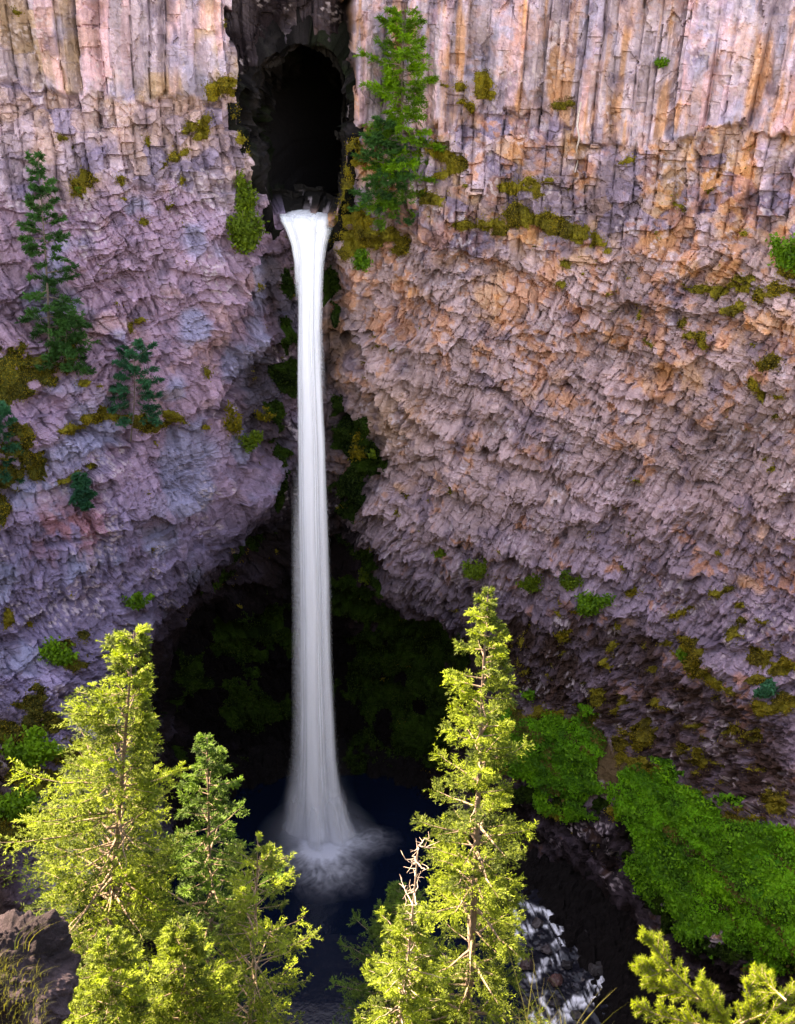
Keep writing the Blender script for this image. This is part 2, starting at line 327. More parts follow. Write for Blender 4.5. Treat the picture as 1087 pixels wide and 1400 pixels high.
# long ledges that stand out over undercut rock
for ln, amp in (([(455,455),(520,520),(580,590),(640,625),(720,640)], 1.1), ([(640,505),(700,500),(760,515),(830,540),(900,545),(1000,600),(1087,640)], .9), ([(490,690),(560,730),(620,745),(700,770),(800,790),(880,800),(960,790)], 1.0), ([(560,385),(640,350),(720,370),(780,410),(860,420),(960,430),(1087,450)], .8),
   ([(0,560),(60,540),(120,585),(200,590),(270,585),(330,560)], .9), ([(60,400),(180,330),(250,370),(330,390),(400,380)], .7), ([(0,700),(80,640),(150,610),(240,640)], .8), ([(230,500),(300,480),(380,500)], .7), ([(680,880),(780,850),(860,835),(930,868),(1010,880),(1087,900)], .8), ([(600,560),(700,600),(800,690),(900,720),(1087,760)], .7)):
    ln = np.array(ln, float); dv_ = V-np.interp(U, ln[:, 0], ln[:, 1])+26*fbm(X/2.2, Z/2.2, 88, 4); on = sst(ln[0, 0]-25, ln[0, 0]+25, U)*sst(ln[-1, 0]+25, ln[-1, 0]-25, U)*sst(-.35, .1, fbm(X/3, Z/3, int(ln[0, 1]), 3))
    P = P+amp*on*(.45*np.exp(-((dv_+12)/16)**2)*(dv_ < 0)+.45*np.exp(-(12/16)**2)*np.exp(-np.maximum(dv_, 0)/3)*(dv_ >= 0)-.75*np.exp(-((dv_-9)/12)**2)*(dv_ >= 0))
# ledge shadows between tiers
P = P-0.6*np.exp(-((V-t1-6)/5)**2)*sst(-.2, .3, vnoise(X/2.3, X*0+9, 91))-0.35*np.exp(-((V-t2)/6)**2)*sst(0, .2, vnoise(X/3, X*0+4, 92))
# soft ground on the green terrace, rubble heaps
ra_ = facets(X/0.8+.3*fbm(X, Z, 93, 2), Z/0.6, 94); rb_ = facets(X/0.36, Z/0.3, 95)
P = P*(1-w_slope)+w_slope*(0.7*fbm(X/3, Z/2.4, 96, 4)+0.1*ra_[0])
P = P*(1-0.55*w_rub)+w_rub*(0.75*ra_[0]+0.4*rb_[0]+0.9*fbm(X/2.5, Z/2.5, 97, 3))
P = P*(1-0.5*w_bank)+w_bank*(0.35*eb[0]+0.2*fb[0])
# recess of the notch, hollow behind the falls, cave
OUT = -P
OUT = OUT+w_notch*(3.2+2.8*sst(150, 40, V))+w_hol*(3.6+0.9*fbm(X/3, Z/3, 98, 3))+0.9*w_fall
cave_depth = 24+3*fbm(X/4, Z/4, 99, 3)+2.0*midP
cw = np.where(sd_cave < 0, 1.0, 0.0)*np.clip(.16+sst(105, 150, V+.5*(U-332))+sst(405, 440, U), 0, 1)
PX = XG-NRM[..., 0]*OUT; PY = YG-NRM[..., 1]*OUT+np.where(sd_cave < 0, 1.5, 0); PZ = ZG-NRM[..., 2]*OUT
F = PY
# conduit floor: level above the lip
# ---- tint
def mixc(a, b, w): return a*(1-w[..., None])+b*w[..., None]
def C(*c): return np.array(c, float)
big = fbm(X/6, Z/6, 110, 4); b3 = fbm(X/2.4, Z/3.2, 111, 4); strk = fbm(X/0.7, Z/7, 112, 4); strk2 = fbm(X/0.35, Z/4, 113, 3)
cr = np.where(top > .5, 0.55*c_id+0.45*sub_b, np.where(mid > .5, 0.5*b2+0.5*gb[2], 0.4*bid+0.25*bid2+0.35*ea[2]))
cr2 = np.where(top > .5, hsh(ci, cj, 120), np.where(mid > .5, ga[3], .5*bid+.5*eb[3]))
ctop = mixc(np.broadcast_to(C(.46, .41, .46), X.shape+(3,)), np.broadcast_to(C(.50, .39, .30), X.shape+(3,)), left*.85*sst(-.05, .4, b3+.45*(cr2-.5)+.08))
ctop = mixc(ctop, np.broadcast_to(C(.47, .33, .35), X.shape+(3,)), .7*sst(.55, .8, cr))
ctop = mixc(ctop, np.broadcast_to(C(.30, .31, .40), X.shape+(3,)), 0.75*sst(.1, .45, fbm(X/2, Z/4, 114, 3)+.5*(cr-.5)))
ctop = mixc(ctop, np.broadcast_to(C(.50, .31, .20), X.shape+(3,)), (1-left)*0.75*sst(.12, .42, strk+.4*b3))
cmid = mixc(np.broadcast_to(C(.40, .34, .38), X.shape+(3,)), np.broadcast_to(C(.44, .32, .25), X.shape+(3,)), (1-.5*left)*sst(-.1, .35, b3+.3*(cr2-.5)+.1))
cmid = mixc(cmid, np.broadcast_to(C(.24, .22, .30), X.shape+(3,)), 0.8*sst(.55, .85, cr2))
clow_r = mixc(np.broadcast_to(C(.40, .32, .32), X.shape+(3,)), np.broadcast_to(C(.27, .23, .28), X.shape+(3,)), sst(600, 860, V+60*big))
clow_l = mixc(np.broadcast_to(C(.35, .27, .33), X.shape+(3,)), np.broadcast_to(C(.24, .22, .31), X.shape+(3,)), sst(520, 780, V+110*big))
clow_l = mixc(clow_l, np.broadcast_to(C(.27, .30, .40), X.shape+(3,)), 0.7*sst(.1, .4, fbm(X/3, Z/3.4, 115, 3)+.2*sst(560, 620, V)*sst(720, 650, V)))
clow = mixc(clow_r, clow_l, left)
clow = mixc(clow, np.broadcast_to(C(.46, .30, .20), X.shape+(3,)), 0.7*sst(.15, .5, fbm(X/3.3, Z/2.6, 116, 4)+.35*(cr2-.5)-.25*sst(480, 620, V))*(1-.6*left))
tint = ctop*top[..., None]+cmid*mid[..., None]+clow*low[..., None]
org = sst(.5, .78, ec[3]*.6+.5+fbm(X/1.6, Z/2.2, 117, 4)-.35-.25*sst(500, 640, V))*(1-left)*(1-top*.5)
tint = mixc(tint, np.broadcast_to(C(.46, .22, .10), X.shape+(3,)), 0.5*np.clip(org, 0, 1))
red = np.exp(-(((U-95)/80)**2+((V-720)/60)**2))*sst(-.05, .3, fbm(X/1.2, Z/1.8, 118, 4))
tint = mixc(tint, np.broadcast_to(C(.42, .17, .12), X.shape+(3,)), 0.45*red)
pale = np.exp(-(((U-535)/45)**2+((V-575)/50)**2)*1.2); tint = mixc(tint, np.broadcast_to(C(.42, .31, .24), X.shape+(3,)), 0.8*pale)
tint = tint*(0.66+0.68*cr)[..., None]*(1+0.5*strk2*top)[..., None]*(1+.35*big)[..., None]
# dark lichen, water staining, wet and dark rock; shade painted into hollow, notch, cave
lich = sst(.16, .42, fbm(X/1.3, Z/1.7, 119, 5)+.15*mid)*0.55; tint = mixc(tint, np.broadcast_to(C(.13, .11, .15), X.shape+(3,)), lich)
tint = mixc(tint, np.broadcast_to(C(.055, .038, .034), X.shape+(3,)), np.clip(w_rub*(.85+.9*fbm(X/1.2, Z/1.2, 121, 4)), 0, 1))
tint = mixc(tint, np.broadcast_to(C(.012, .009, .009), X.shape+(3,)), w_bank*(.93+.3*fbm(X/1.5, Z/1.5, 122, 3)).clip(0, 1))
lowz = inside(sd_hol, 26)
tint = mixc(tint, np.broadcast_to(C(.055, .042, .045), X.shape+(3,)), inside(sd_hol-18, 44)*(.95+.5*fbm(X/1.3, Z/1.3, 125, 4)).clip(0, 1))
tint = mixc(tint, np.broadcast_to(C(.012, .010, .010), X.shape+(3,)), inside(sd_hol+55+60*fbm(X/3, Z/3, 126, 4), 40))  # the hollow's deep shade painted over its wet rock
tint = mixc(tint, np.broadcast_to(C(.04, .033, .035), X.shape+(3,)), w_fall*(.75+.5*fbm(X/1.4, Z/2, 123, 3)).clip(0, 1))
tint = mixc(tint, np.broadcast_to(C(.018, .014, .016), X.shape+(3,)), np.clip(w_notch*(.95+.3*b3)*np.where(V < 300, 1, 0), 0, 1))  # shade of the notch recess painted into the tint
tint = mixc(tint, np.broadcast_to(C(.018, .017, .016), X.shape+(3,)), inside(sd_cave-6, 2)*np.clip(.55+sst(105, 150, V+.5*(U-332)), 0, 1))  # the cave's inner darkness painted into the tint at its mouth
tint = mixc(tint, np.broadcast_to(C(.10, .075, .05), X.shape+(3,)), w_slope)
lb = sst(70, -30, U-0.02*V)*sst(930, 1010, V+20*big)   # soil on the left bank
tint = mixc(tint, np.broadcast_to(C(.06, .045, .04), X.shape+(3,)), lb)
# white lichen flecks
fl = sst(.76, .8, ed[2])*sst(.1, .4, fbm(X/2, Z/2, 124, 3)); tint = mixc(tint, np.broadcast_to(C(.6, .55, .58), X.shape+(3,)), fl*.6*(1-lowz)*(1-w_cave))
damp_fade = sst(120, 10, sd_hol+50*fbm(X/4, Z/4, 127, 3))*sst(640, 720, V+40*fbm(X/3, Z/3, 128, 3)); tint = tint*(1-.55*damp_fade)[..., None]  # damp rock round the rim, darkened gradually into the hollow's painted shade
lum_ = tint.mean(-1, keepdims=True); tint = np.clip((lum_+(tint-lum_)*1.4)*np.array([1.03, .955, .935]), 0.004, 0.8)

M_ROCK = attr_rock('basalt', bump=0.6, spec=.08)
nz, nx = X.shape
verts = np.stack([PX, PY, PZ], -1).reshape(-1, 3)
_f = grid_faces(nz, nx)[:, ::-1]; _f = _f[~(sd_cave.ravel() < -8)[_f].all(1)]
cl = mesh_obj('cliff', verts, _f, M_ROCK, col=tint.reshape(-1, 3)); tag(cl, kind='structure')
# the cave: a widening pipe of rock running back into the cliff
cvp = np.array(CAVE, float); _s = np.r_[0, np.cumsum(np.hypot(*np.diff(np.r_[cvp, cvp[:1]], axis=0).T))]; _t = np.linspace(0, _s[-1], 241)[:-1]
cvx = np.interp(_t, _s, np.r_[cvp[:, 0], cvp[0, 0]]); cvy = np.interp(_t, _s, np.r_[cvp[:, 1], cvp[0, 1]])
_cx, _cy = cvx.mean(), cvy.mean(); yr = []
for a_, b_ in zip(_cx+(cvx-_cx)*1.12, _cy+(cvy-_cy)*1.07):
    d_ = (U-a_)**2+(V-b_)**2+1e6*(sd_cave < 0); yr.append(PY.ravel()[np.argpartition(d_.ravel(), 25)[:25]].min())
yr = np.array(yr); yr = np.minimum(yr, np.minimum(np.roll(yr, 2), np.roll(yr, -2)))
ring0 = at_y(cvx, cvy, yr); cen = ring0.mean(0); RG = []
dep = np.r_[-1.0, np.linspace(0, 8, 90), np.linspace(8.3, 30, 70)]
for k, dd in enumerate(dep):
    a_ = _t*.055; q1 = facets(a_/1.6+.3, dd/1.8+a_*.1, 720)[0]; q2 = facets(a_/.7, dd/.8, 721)[0]; q3 = fbm(a_/2, dd/2+a_*0, 722, 4)
    rad_ = ring0-cen; rl = np.linalg.norm(rad_[:, [0, 2]], axis=1)
    sh = 1.10+.10*sst(0, 1.5, dd)+.02*dd-np.clip((dd-20)/10, 0, 1)**2*1.1
    leftup = np.clip(-rad_[:, 0]/3.2, 0, 1)*np.clip(.5+rad_[:, 2]/4, 0, 1)*np.clip(dd/6, 0, 1)*1.3
    new = rl*max(sh, .03)+(.95*q1+.4*q2+.8*q3)*sst(-.6, 1.2, dd)-leftup
    p_ = ring0.copy(); p_[:, [0, 2]] = cen[[0, 2]]+rad_[:, [0, 2]]/rl[:, None]*np.maximum(new, .05)[:, None]; p_[:, 1] = yr-.1+(dd+(80-yr)*sst(0, 8, dd)); p_[:, 0] += .05*max(dd-6, 0)**1.3
    if dd < 0: p_ = at_y(_cx+(cvx-_cx)*1.8, _cy+(cvy-_cy)*1.6, yr+2.2)
    RG.append(p_)
RG = np.array(RG); ii = np.arange(RG.shape[0]*240).reshape(-1, 240); jj = np.roll(ii, -1, 1)
cvc = np.array([.020, .017, .018])[None]*np.clip(.7+1.6*fbm(RG[..., 0].ravel()/1.2+RG[..., 1].ravel()/1.5, RG[..., 2].ravel()/1.2, 723, 4), .2, 2)[:, None]  # wet cave rock, tinted near black to deepen the shade inside
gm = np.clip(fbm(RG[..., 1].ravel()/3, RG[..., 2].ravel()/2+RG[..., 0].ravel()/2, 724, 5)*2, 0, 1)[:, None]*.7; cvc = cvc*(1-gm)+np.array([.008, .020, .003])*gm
tag(mesh_obj('cave_rock_shell', RG.reshape(-1, 3), np.stack([ii[:-1], ii[1:], jj[1:], jj[:-1]], -1).reshape(-1, 4), M_ROCK, col=cvc), kind='structure')
sh0 = RG[0]; shl = np.array([sh0, sh0+np.array([3, 12, 3.]), sh0+np.array([10, 36, 3.]), sh0*0+sh0.mean(0)+np.array([10, 37, 3.])]); i4 = np.arange(960).reshape(4, 240); j4 = np.roll(i4, -1, 1)  # unseen outer shell added round the cave to stop light leaking in
tag(mesh_obj('cave_rock_shell', shl.reshape(-1, 3), np.stack([i4[:-1], i4[1:], j4[1:], j4[:-1]], -1).reshape(-1, 4), M_ROCK, col=np.broadcast_to(C(.02, .017, .018), (960, 3))), kind='structure')
# plateau on top of the cliff and the side returns of the canyon
xt = np.arange(-160, 160.1, 2.0); yt = np.arange(0, 12)
def rim_y(x): return np.interp(x, gx, YG[-1])-np.clip(-46-x, 0, None)*0.75-np.clip(x-46, 0, None)*0.75
TX, TT = np.meshgrid(xt, np.linspace(0, 1, 24)); TY = rim_y(TX)-0.3+TT**2*160
TZ = 88.0-0.05+0.8*fbm(TX/9, TY/9, 130, 3)*sst(0, .1, TT)+TT*6
PT = mesh_obj('plateau', np.stack([TX, TY, TZ], -1).reshape(-1, 3), grid_faces(*TX.shape), attr_rock('plateau_soil', .5), col=np.broadcast_to(C(.03, .035, .015), (TX.size, 3)))
tag(PT, kind='structure')
for sgn in (-1, 1):
    ux = np.linspace(45.5, 160, 60)*sgn; vz = np.linspace(-5, 88.2, 50); SX, SZ = np.meshgrid(ux, vz)
    edge = np.interp(SZ, gz, PY[:, 0 if sgn < 0 else -1])
    SY = edge-(np.abs(SX)-46)*0.75+1.4*facets(SX/3, SZ/4, 131)[0]*sst(46, 49, np.abs(SX))
    w = mesh_obj('cliff', np.stack([SX, SY, SZ], -1).reshape(-1, 3), grid_faces(*SX.shape), M_ROCK, col=np.broadcast_to(C(.36, .30, .33), (SX.size, 3))); tag(w, kind='structure')

bpy.context.view_layer.update()
def hit(px, py, off=0.0):
    """where the sight line of a picture point meets the cliff"""
    d = ray(np.array(px), np.array(py)); d = d/np.linalg.norm(d)
    ok, p, nn, _ = cl.ray_cast(Vector((0, 0, H)), Vector(d))
    if not ok: p = Vector(d*95)+Vector((0, 0, H))
    return np.array(p)-d*off

# ------------------------------------------------------------------ conduit floor, river bed, near canyon side
def sheet(name, x, y, z, mat, col=None, attrs=None, kind='structure', parent=None, smooth=False, uv=None):
    o = mesh_obj(name, np.stack([x, y, z], -1).reshape(-1, 3), grid_faces(*x.shape), mat, parent=parent, col=None if col is None else np.broadcast_to(col, x.shape+(3,)).reshape(-1, 3),
                 attrs=attrs, smooth=smooth, uv=uv)
    return tag(o, kind=kind)
bx, by = np.meshgrid(np.arange(-46, 46.1, 0.16), np.arange(34, 92, 0.16))
STREAM = [(-8, 76), (-2, 74), (4, 71.5), (8, 68), (10.5, 64), (12.3, 60), (13.5, 55), (14.5, 48), (16, 38)]
def stream_dist(x, y):
    best = np.full(x.shape, 1e9)
    for (ax, ay), (bx_, by_) in zip(STREAM[:-1], STREAM[1:]):
        ex, ey = bx_-ax, by_-ay; t = np.clip(((x-ax)*ex+(y-ay)*ey)/(ex*ex+ey*ey), 0, 1)
        best = np.minimum(best, np.hypot(x-ax-ex*t, y-ay-ey*t))
    return best
def water_z(y): return np.interp(y, [38, 50, 56, 59, 62, 65.5, 69], [-4.2, -3.2, -2.6, -1.9, -1.3, -0.55, 0])
bd = stream_dist(bx, by)
poolr = np.hypot((bx+5)/15, (by-72)/14.5)
bzz = water_z(by)+np.minimum(np.clip(bd-5.5, -1.0, 30)*0.5, np.clip((poolr-1)*9, -2, 30))+0.5*fbm(bx/1.5, by/1.5, 140, 4)-0.3+.55*facets(bx/1.1, by/1.1, 141)[0]*sst(4.2, 6.5, bd)+.28*facets(bx/.45, by/.45, 142)[0]
sheet('ground', bx, by, bzz, attr_rock('river_gravel', .6, spec=.06), col=C(.010, .008, .008))

def near_z(x, y):
    ye = np.interp(x, [-3, -1.6, -0.3, 0.5, 3], [4.3, 3.8, 2.4, 2.5, 2.9])
    zf = H-1.245*ye+x*0.04-0.22
    s = (H-1.65-zf)/ye
    z1 = H-1.65-s*np.clip(y, -200, None)*(y > 0)
    far = H-3.3-1.32*y
    k = sst(ye, ye+1.6, y)
    zn = z1*(1-k)+np.minimum(far, z1)*k
    return np.maximum(zn, -6)
ny_ = np.r_[np.arange(-120, -8, 2.0), np.arange(-8, 0, .4), np.arange(0, 9, .12), np.arange(9, 60, .5)]
nx_ = np.r_[np.arange(-110, -12, 2.5), np.arange(-12, -4, .5), np.arange(-4, 4, .12), np.arange(4, 12, .5), np.arange(12, 110, 2.5)]
NX, NY = np.meshgrid(nx_, ny_)
NZ = near_z(NX, NY)+np.clip(np.abs(NY)*0.05, 0.03, .7)*(fbm(NX/2.2, NY/2.2, 150, 4)-.25)+0.04*fbm(NX/.3, NY/.3, 151, 3)*(np.abs(NX) < 4)
nt_ = mixc(np.broadcast_to(C(.045, .036, .025), NX.shape+(3,)), np.broadcast_to(C(.03, .04, .015), NX.shape+(3,)), sst(-.2, .3, fbm(NX/3, NY/3, 152, 4)))
sheet('terrain', NX, NY, NZ, attr_rock('rim_soil', .6), col=nt_)

def water_mat(name, base, rough=0.12, foam=False):
    mt, n, out = new_mat(name); L = n.links.new
    tc = N(n, 'ShaderNodeTexCoord'); nz1 = N(n, 'ShaderNodeTexNoise', i_Scale=1.3, i_Detail=5.0, i_Roughness=0.6); L(tc.outputs['Object'], nz1.inputs['Vector'])
    b = N(n, 'ShaderNodeBsdfPrincipled', i_Roughness=rough, i_IOR=1.33); b.inputs['Base Color'].default_value = (*base, 1)
    bp = N(n, 'ShaderNodeBump', i_Strength=0.25, i_Distance=0.15); L(nz1.outputs[0], bp.inputs['Height']); L(bp.outputs[0], b.inputs['Normal'])
    if foam:
        at = N(n, 'ShaderNodeAttribute', attribute_name='foam'); mx = N(n, 'ShaderNodeMixRGB'); L(at.outputs['Fac'], mx.inputs[0])
        mx.inputs[1].default_value = (*base, 1); mx.inputs[2].default_value = (.86, .88, .95, 1); L(mx.outputs[0], b.inputs['Base Color'])
        mr = N(n, 'ShaderNodeMapRange', i_3=rough, i_4=0.8); L(at.outputs['Fac'], mr.inputs[0]); L(mr.outputs[0], b.inputs['Roughness'])
    L(b.outputs[0], out.inputs[0]); return mt
px_, py_ = np.meshgrid(np.arange(-24, 12, .1), np.arange(56, 90, .1))
BASE = at_z(np.array(437.0), np.array(1150.0), 0.0)
dx_, dy_ = px_-BASE[0], py_-BASE[1]; th_ = np.arctan2(dy_, dx_); rr_ = np.hypot(dx_*np.where(dx_ > 0, .72, 1.15), dy_*np.where(dy_ > 0, 1.2, .78))
thw = th_+.25*fbm(px_/1.5, py_/1.5, 161, 2)
stre = .55*fbm(np.cos(thw)*16+rr_*.5, np.sin(thw)*16+rr_*.3, 162, 4)+.6*fbm(np.cos(thw)*44+rr_*.8, np.sin(thw)*44, 163, 3)
reach = 4.0+2.0*fbm(np.cos(th_)*2.2, np.sin(th_)*2.2, 164, 2)
pf = np.clip(sst(reach+1.9, .6, rr_)*(.55+.5*stre+.5*fbm(px_/.5, py_/.5, 165, 3))+1.1*sst(3.0, .6, rr_)-.25*np.exp(-((dx_-2.1)**2+(dy_+1.3)**2)/.7), 0, 1)**1.25
pz_ = 0.02*fbm(px_/1.2, py_/1.2, 160, 3)+.12*pf*np.abs(stre)
sheet('water', px_, py_, np.minimum(pz_, water_z(py_)+0.15+.5*(px_ < 3)), water_mat('pool_water', (.002, .006, .017), .12, True), attrs={'foam': pf.ravel()}, smooth=True)
# stream: a tumbling ramp with white strands
STRANDS = [[(716,1236),(728,1242),(750,1252),(764,1262)], [(690,1290),(706,1280),(722,1272),(745,1267)], [(757,1262),(776,1262),(795,1266)], [(757,1262),(763,1276),(766,1292),(785,1290),(806,1302)],
 [(722,1340),(734,1330),(746,1318),(764,1310)], [(760,1400),(780,1378),(800,1360),(806,1350),(826,1340),(830,1352),(822,1364)], [(744,1366),(752,1378),(764,1388),(780,1396)], [(826,1368),(836,1376),(848,1388),(866,1402)], [(700,1250),(712,1262),(722,1272)], [(806,1302),(822,1318),(836,1330),(846,1346)], [(725,1385),(738,1392),(750,1402)], [(800,1375),(820,1362),(832,1350)], [(857,1352),(864,1370),(862,1385)]]
wxs, wys = np.meshgrid(np.arange(3, 25, 0.07), np.arange(36, 72, 0.07))
wu, wv = proj(wxs, wys, water_z(wys)); wu = wu+13*fbm(wxs/.9, wys/.9, 170, 4); wv = wv+11*fbm(wxs/.9, wys/.9, 171, 4)
fo = np.zeros(wxs.shape)
for q, st in enumerate(STRANDS):
    for (ax, ay), (b_x, b_y) in zip(st[:-1], st[1:]):
        ex, ey = b_x-ax, b_y-ay; t = np.clip(((wu-ax)*ex+(wv-ay)*ey)/(ex*ex+ey*ey), 0, 1)
        d = np.hypot(wu-ax-ex*t, wv-ay-ey*t)
        fo = np.maximum(fo, np.exp(-(d/(3.2+2.6*hsh(q, 1, 5)))**2))
fo = np.clip(fo*sst(-.28, .22, fbm(wxs/.22+wys/.9, wys/1.1, 172, 4))*1.1+.5*sst(.02, .5, fo*.7)*sst(.05, .4, fbm(wxs/.5, wys/.9, 175, 4)), 0, 1)
fo = np.maximum(fo, .35*sst(.36, .6, fbm(wxs/.9, wys/1.6, 173, 4)*sst(4, 1, stream_dist(wxs, wys))))
wzz = water_z(wys)+0.22*fbm(wxs/.9, wys/.9, 174, 4)+0.07*fo
sheet('stream', wxs, wys, wzz, water_mat('stream_water', (.012, .012, .018), .2, True), attrs={'foam': fo.ravel()}, smooth=True)
# river flowing through the conduit to the lip
lipL, lipR = at_y(379, 298, 79.4), at_y(453, 300, 79.4); LZ = float(at_y(416, 296, 80.0)[2])
fx_, fy_ = np.meshgrid(np.linspace(-14, 0, 60), np.linspace(80.6, 110, 90))
sheet('river_bed', fx_, fy_, LZ-0.35+0.2*fbm(fx_, fy_, 180, 3), attr_rock('wet_bed'), col=C(.03, .028, .03))

# ------------------------------------------------------------------ moss, ground cover and hanging greenery
def blob(list_, soft=0.45):
    w = np.zeros(X.shape)
    for e in list_:
        ex, ey, rx, ry = e[:4]; an = R(e[4]) if len(e) > 4 else 0.0
        sel = (np.abs(U-ex) < rx+ry+25) & (np.abs(V-ey) < rx+ry+25)
        if not sel.any(): continue
        dx = Un[sel]-ex; dy = Vn[sel]-ey; a = (dx*math.cos(an)+dy*math.sin(an))/rx; b = (-dx*math.sin(an)+dy*math.cos(an))/ry
        w[sel] = np.maximum(w[sel], 1.25-np.sqrt(a*a+b*b))
    return w
YM = [(690,985,20,10),(740,975,30,8),(800,985,20,14),(850,1020,14,24),(880,1050,24,12),(940,1085,30,12),(1010,1120,40,12),(1080,1145,30,12),(760,1110,20,8),(840,1110,12,10),(303,125,27,16),(272,178,20,9),(290,170,14,8),(278,188,12,7),(322,165,10,14),(336,190,11,12),(351,213,8,16,-20),(24,16,12,6),(226,223,8,6),(240,212,8,8),(257,206,8,6),(249,246,6,6),(165,245,6,6),(115,250,22,20),(110,262,16,14),(84,187,10,5),(199,303,7,5),(233,284,6,6),
 (183,450,7,7),(198,440,9,6),(157,415,5,5),(100,590,26,9),(152,573,20,10),(125,580,14,8),(197,577,22,14),(232,577,12,12),(246,570,10,7),(280,585,8,6),(276,508,5,7),
 (60,510,9,8),(118,520,8,8),(100,655,14,8,-30),(125,645,8,6),(138,528,6,6),(12,850,10,12),(45,860,6,8),
 (488,208,16,18),(472,248,9,34),(470,300,12,40),(500,300,20,14),(492,330,40,18),(520,325,28,16),(540,340,14,16),(600,212,20,16),(622,228,20,13),(598,245,14,8),(592,275,24,12,15),(640,260,5,4),
 (660,108,18,12),(655,125,12,16),(672,133,13,8),(608,117,8,5),(628,120,9,9),(642,152,11,9),(627,141,8,5),(765,141,15,7),(782,138,8,5),(699,259,17,9),(730,255,16,14),(748,250,8,5),
 (640,310,18,8),(662,300,16,9),(680,308,18,14),(703,290,22,14),(735,298,16,12),(752,304,36,14,15),(790,318,28,13,20),(812,330,16,8),(714,300,20,10),(830,342,8,4),
 (857,221,10,6),(780,262,5,4),(1012,316,6,5),(962,395,24,9),(985,400,16,12),(1005,385,10,10),(1020,388,16,14),(1040,400,14,12),(1062,392,18,18),(1080,370,14,20),(1000,430,13,9),(1018,420,10,9),(935,444,8,7),(955,460,15,9),(965,468,8,6),(1053,498,18,11),(1031,528,8,10),(1036,540,9,9),(1065,541,9,5),(885,470,11,6,20),(870,430,6,8),(768,392,6,6),(770,360,9,9),(1058,570,8,5),
 (945,885,28,14),(955,905,22,20),(985,930,26,12,30),(1010,940,14,10),(1015,852,10,8),(1005,862,12,12),(1012,832,8,6),(1030,898,22,10),(1068,910,20,14),(1075,958,20,22),(1050,965,22,13),(1045,922,16,6),(930,835,14,7),(865,812,14,6),(820,945,12,16),(995,806,18,5),(1040,850,12,5),(1062,1095,22,15),(960,1040,14,20,20),(935,1020,8,6),(950,990,12,6),(1005,1000,12,8),(1030,1010,14,10),(900,1060,14,20),(880,1010,14,20)]
DM = [(25,490,40,22),(20,525,34,26),(60,500,26,30),(95,470,14,40),(8,545,14,14),(20,610,26,14),(12,650,22,30),(40,625,30,18),(8,700,14,24),(30,590,22,10),(55,640,16,18),(70,520,18,14),
 (85,890,14,18),(95,910,18,14),(40,960,20,20),(70,985,26,14),(20,1010,30,26),(40,1060,44,30),(10,1100,40,30),(90,1030,30,20),(50,940,10,10),(60,1130,60,40),(110,870,8,8),(315,40,6,8)]
HM = [(720,1095,40,12),(790,1102,40,10),(868,1140,16,34),(885,1195,18,30),(930,1250,36,24),(1000,1298,44,18),(1070,1320,36,18),(960,1290,30,14),(900,1240,16,24),(372,770,34,22),(350,790,40,14,-25),(320,830,50,20,-35),(400,400,14,30),(395,460,14,30),(398,520,14,24),(390,650,12,60),(380,580,12,30),(480,600,26,36),(500,640,22,30),(470,680,24,40),(480,770,40,22),(500,800,26,12),(460,560,14,20),
 (350,900,80,60),(300,950,40,50),(540,900,80,60),(500,960,70,60),(580,960,40,50),(390,860,40,40),(470,850,40,30),(360,980,60,50),(560,1020,50,40),(480,1040,50,40),(330,1060,60,40),(418,120,34,40),(420,170,40,30),(395,150,20,20),(450,400,12,30),(460,440,10,26)]
mo = fbm(X/.8, Z/.6, 190, 5)
mossy_noise = sst(.30, .42, fbm(X/2.1, Z/1.2, 191, 5))*0.35*(1-top)*(U > 0)
gate = lambda b, w: np.where((b > 0.05) & (sd_cave > 3), w, 0)
b_ = blob(YM); w_y = gate(b_, b_+1.0*mo-0.30)
w_y = np.maximum(w_y, w_rub*(fbm(X/1.3, Z/0.9, 192, 5)*2.0-0.78))
w_y = np.maximum(w_y, (fbm(X/.8, Z/.6, 195, 4)*2.0-1.0)*(1-top)*sst(-.1, .3, fbm(X/6, Z/5, 196, 2)))
w_y = np.where(sd_cave > 3, w_y, 0)
b_ = blob(DM); w_d = gate(b_, b_+1.0*mo-0.28)
b_ = blob(HM); w_h = np.where((b_ > .05) & (sd_cave > 3), b_+1.0*fbm(X/1.5, Z/1.8, 193, 4)-0.42-.28*sst(480, 420, U)*sst(720, 800, V), 0)
w_g = (sd_slope < 26)*(inside(sd_slope, 16)+1.15*fbm(X/1.9, Z/1.7, 194, 5)-0.24)-0.9*np.exp(-(((U-832)/24)**2+((V-1050)/38)**2))
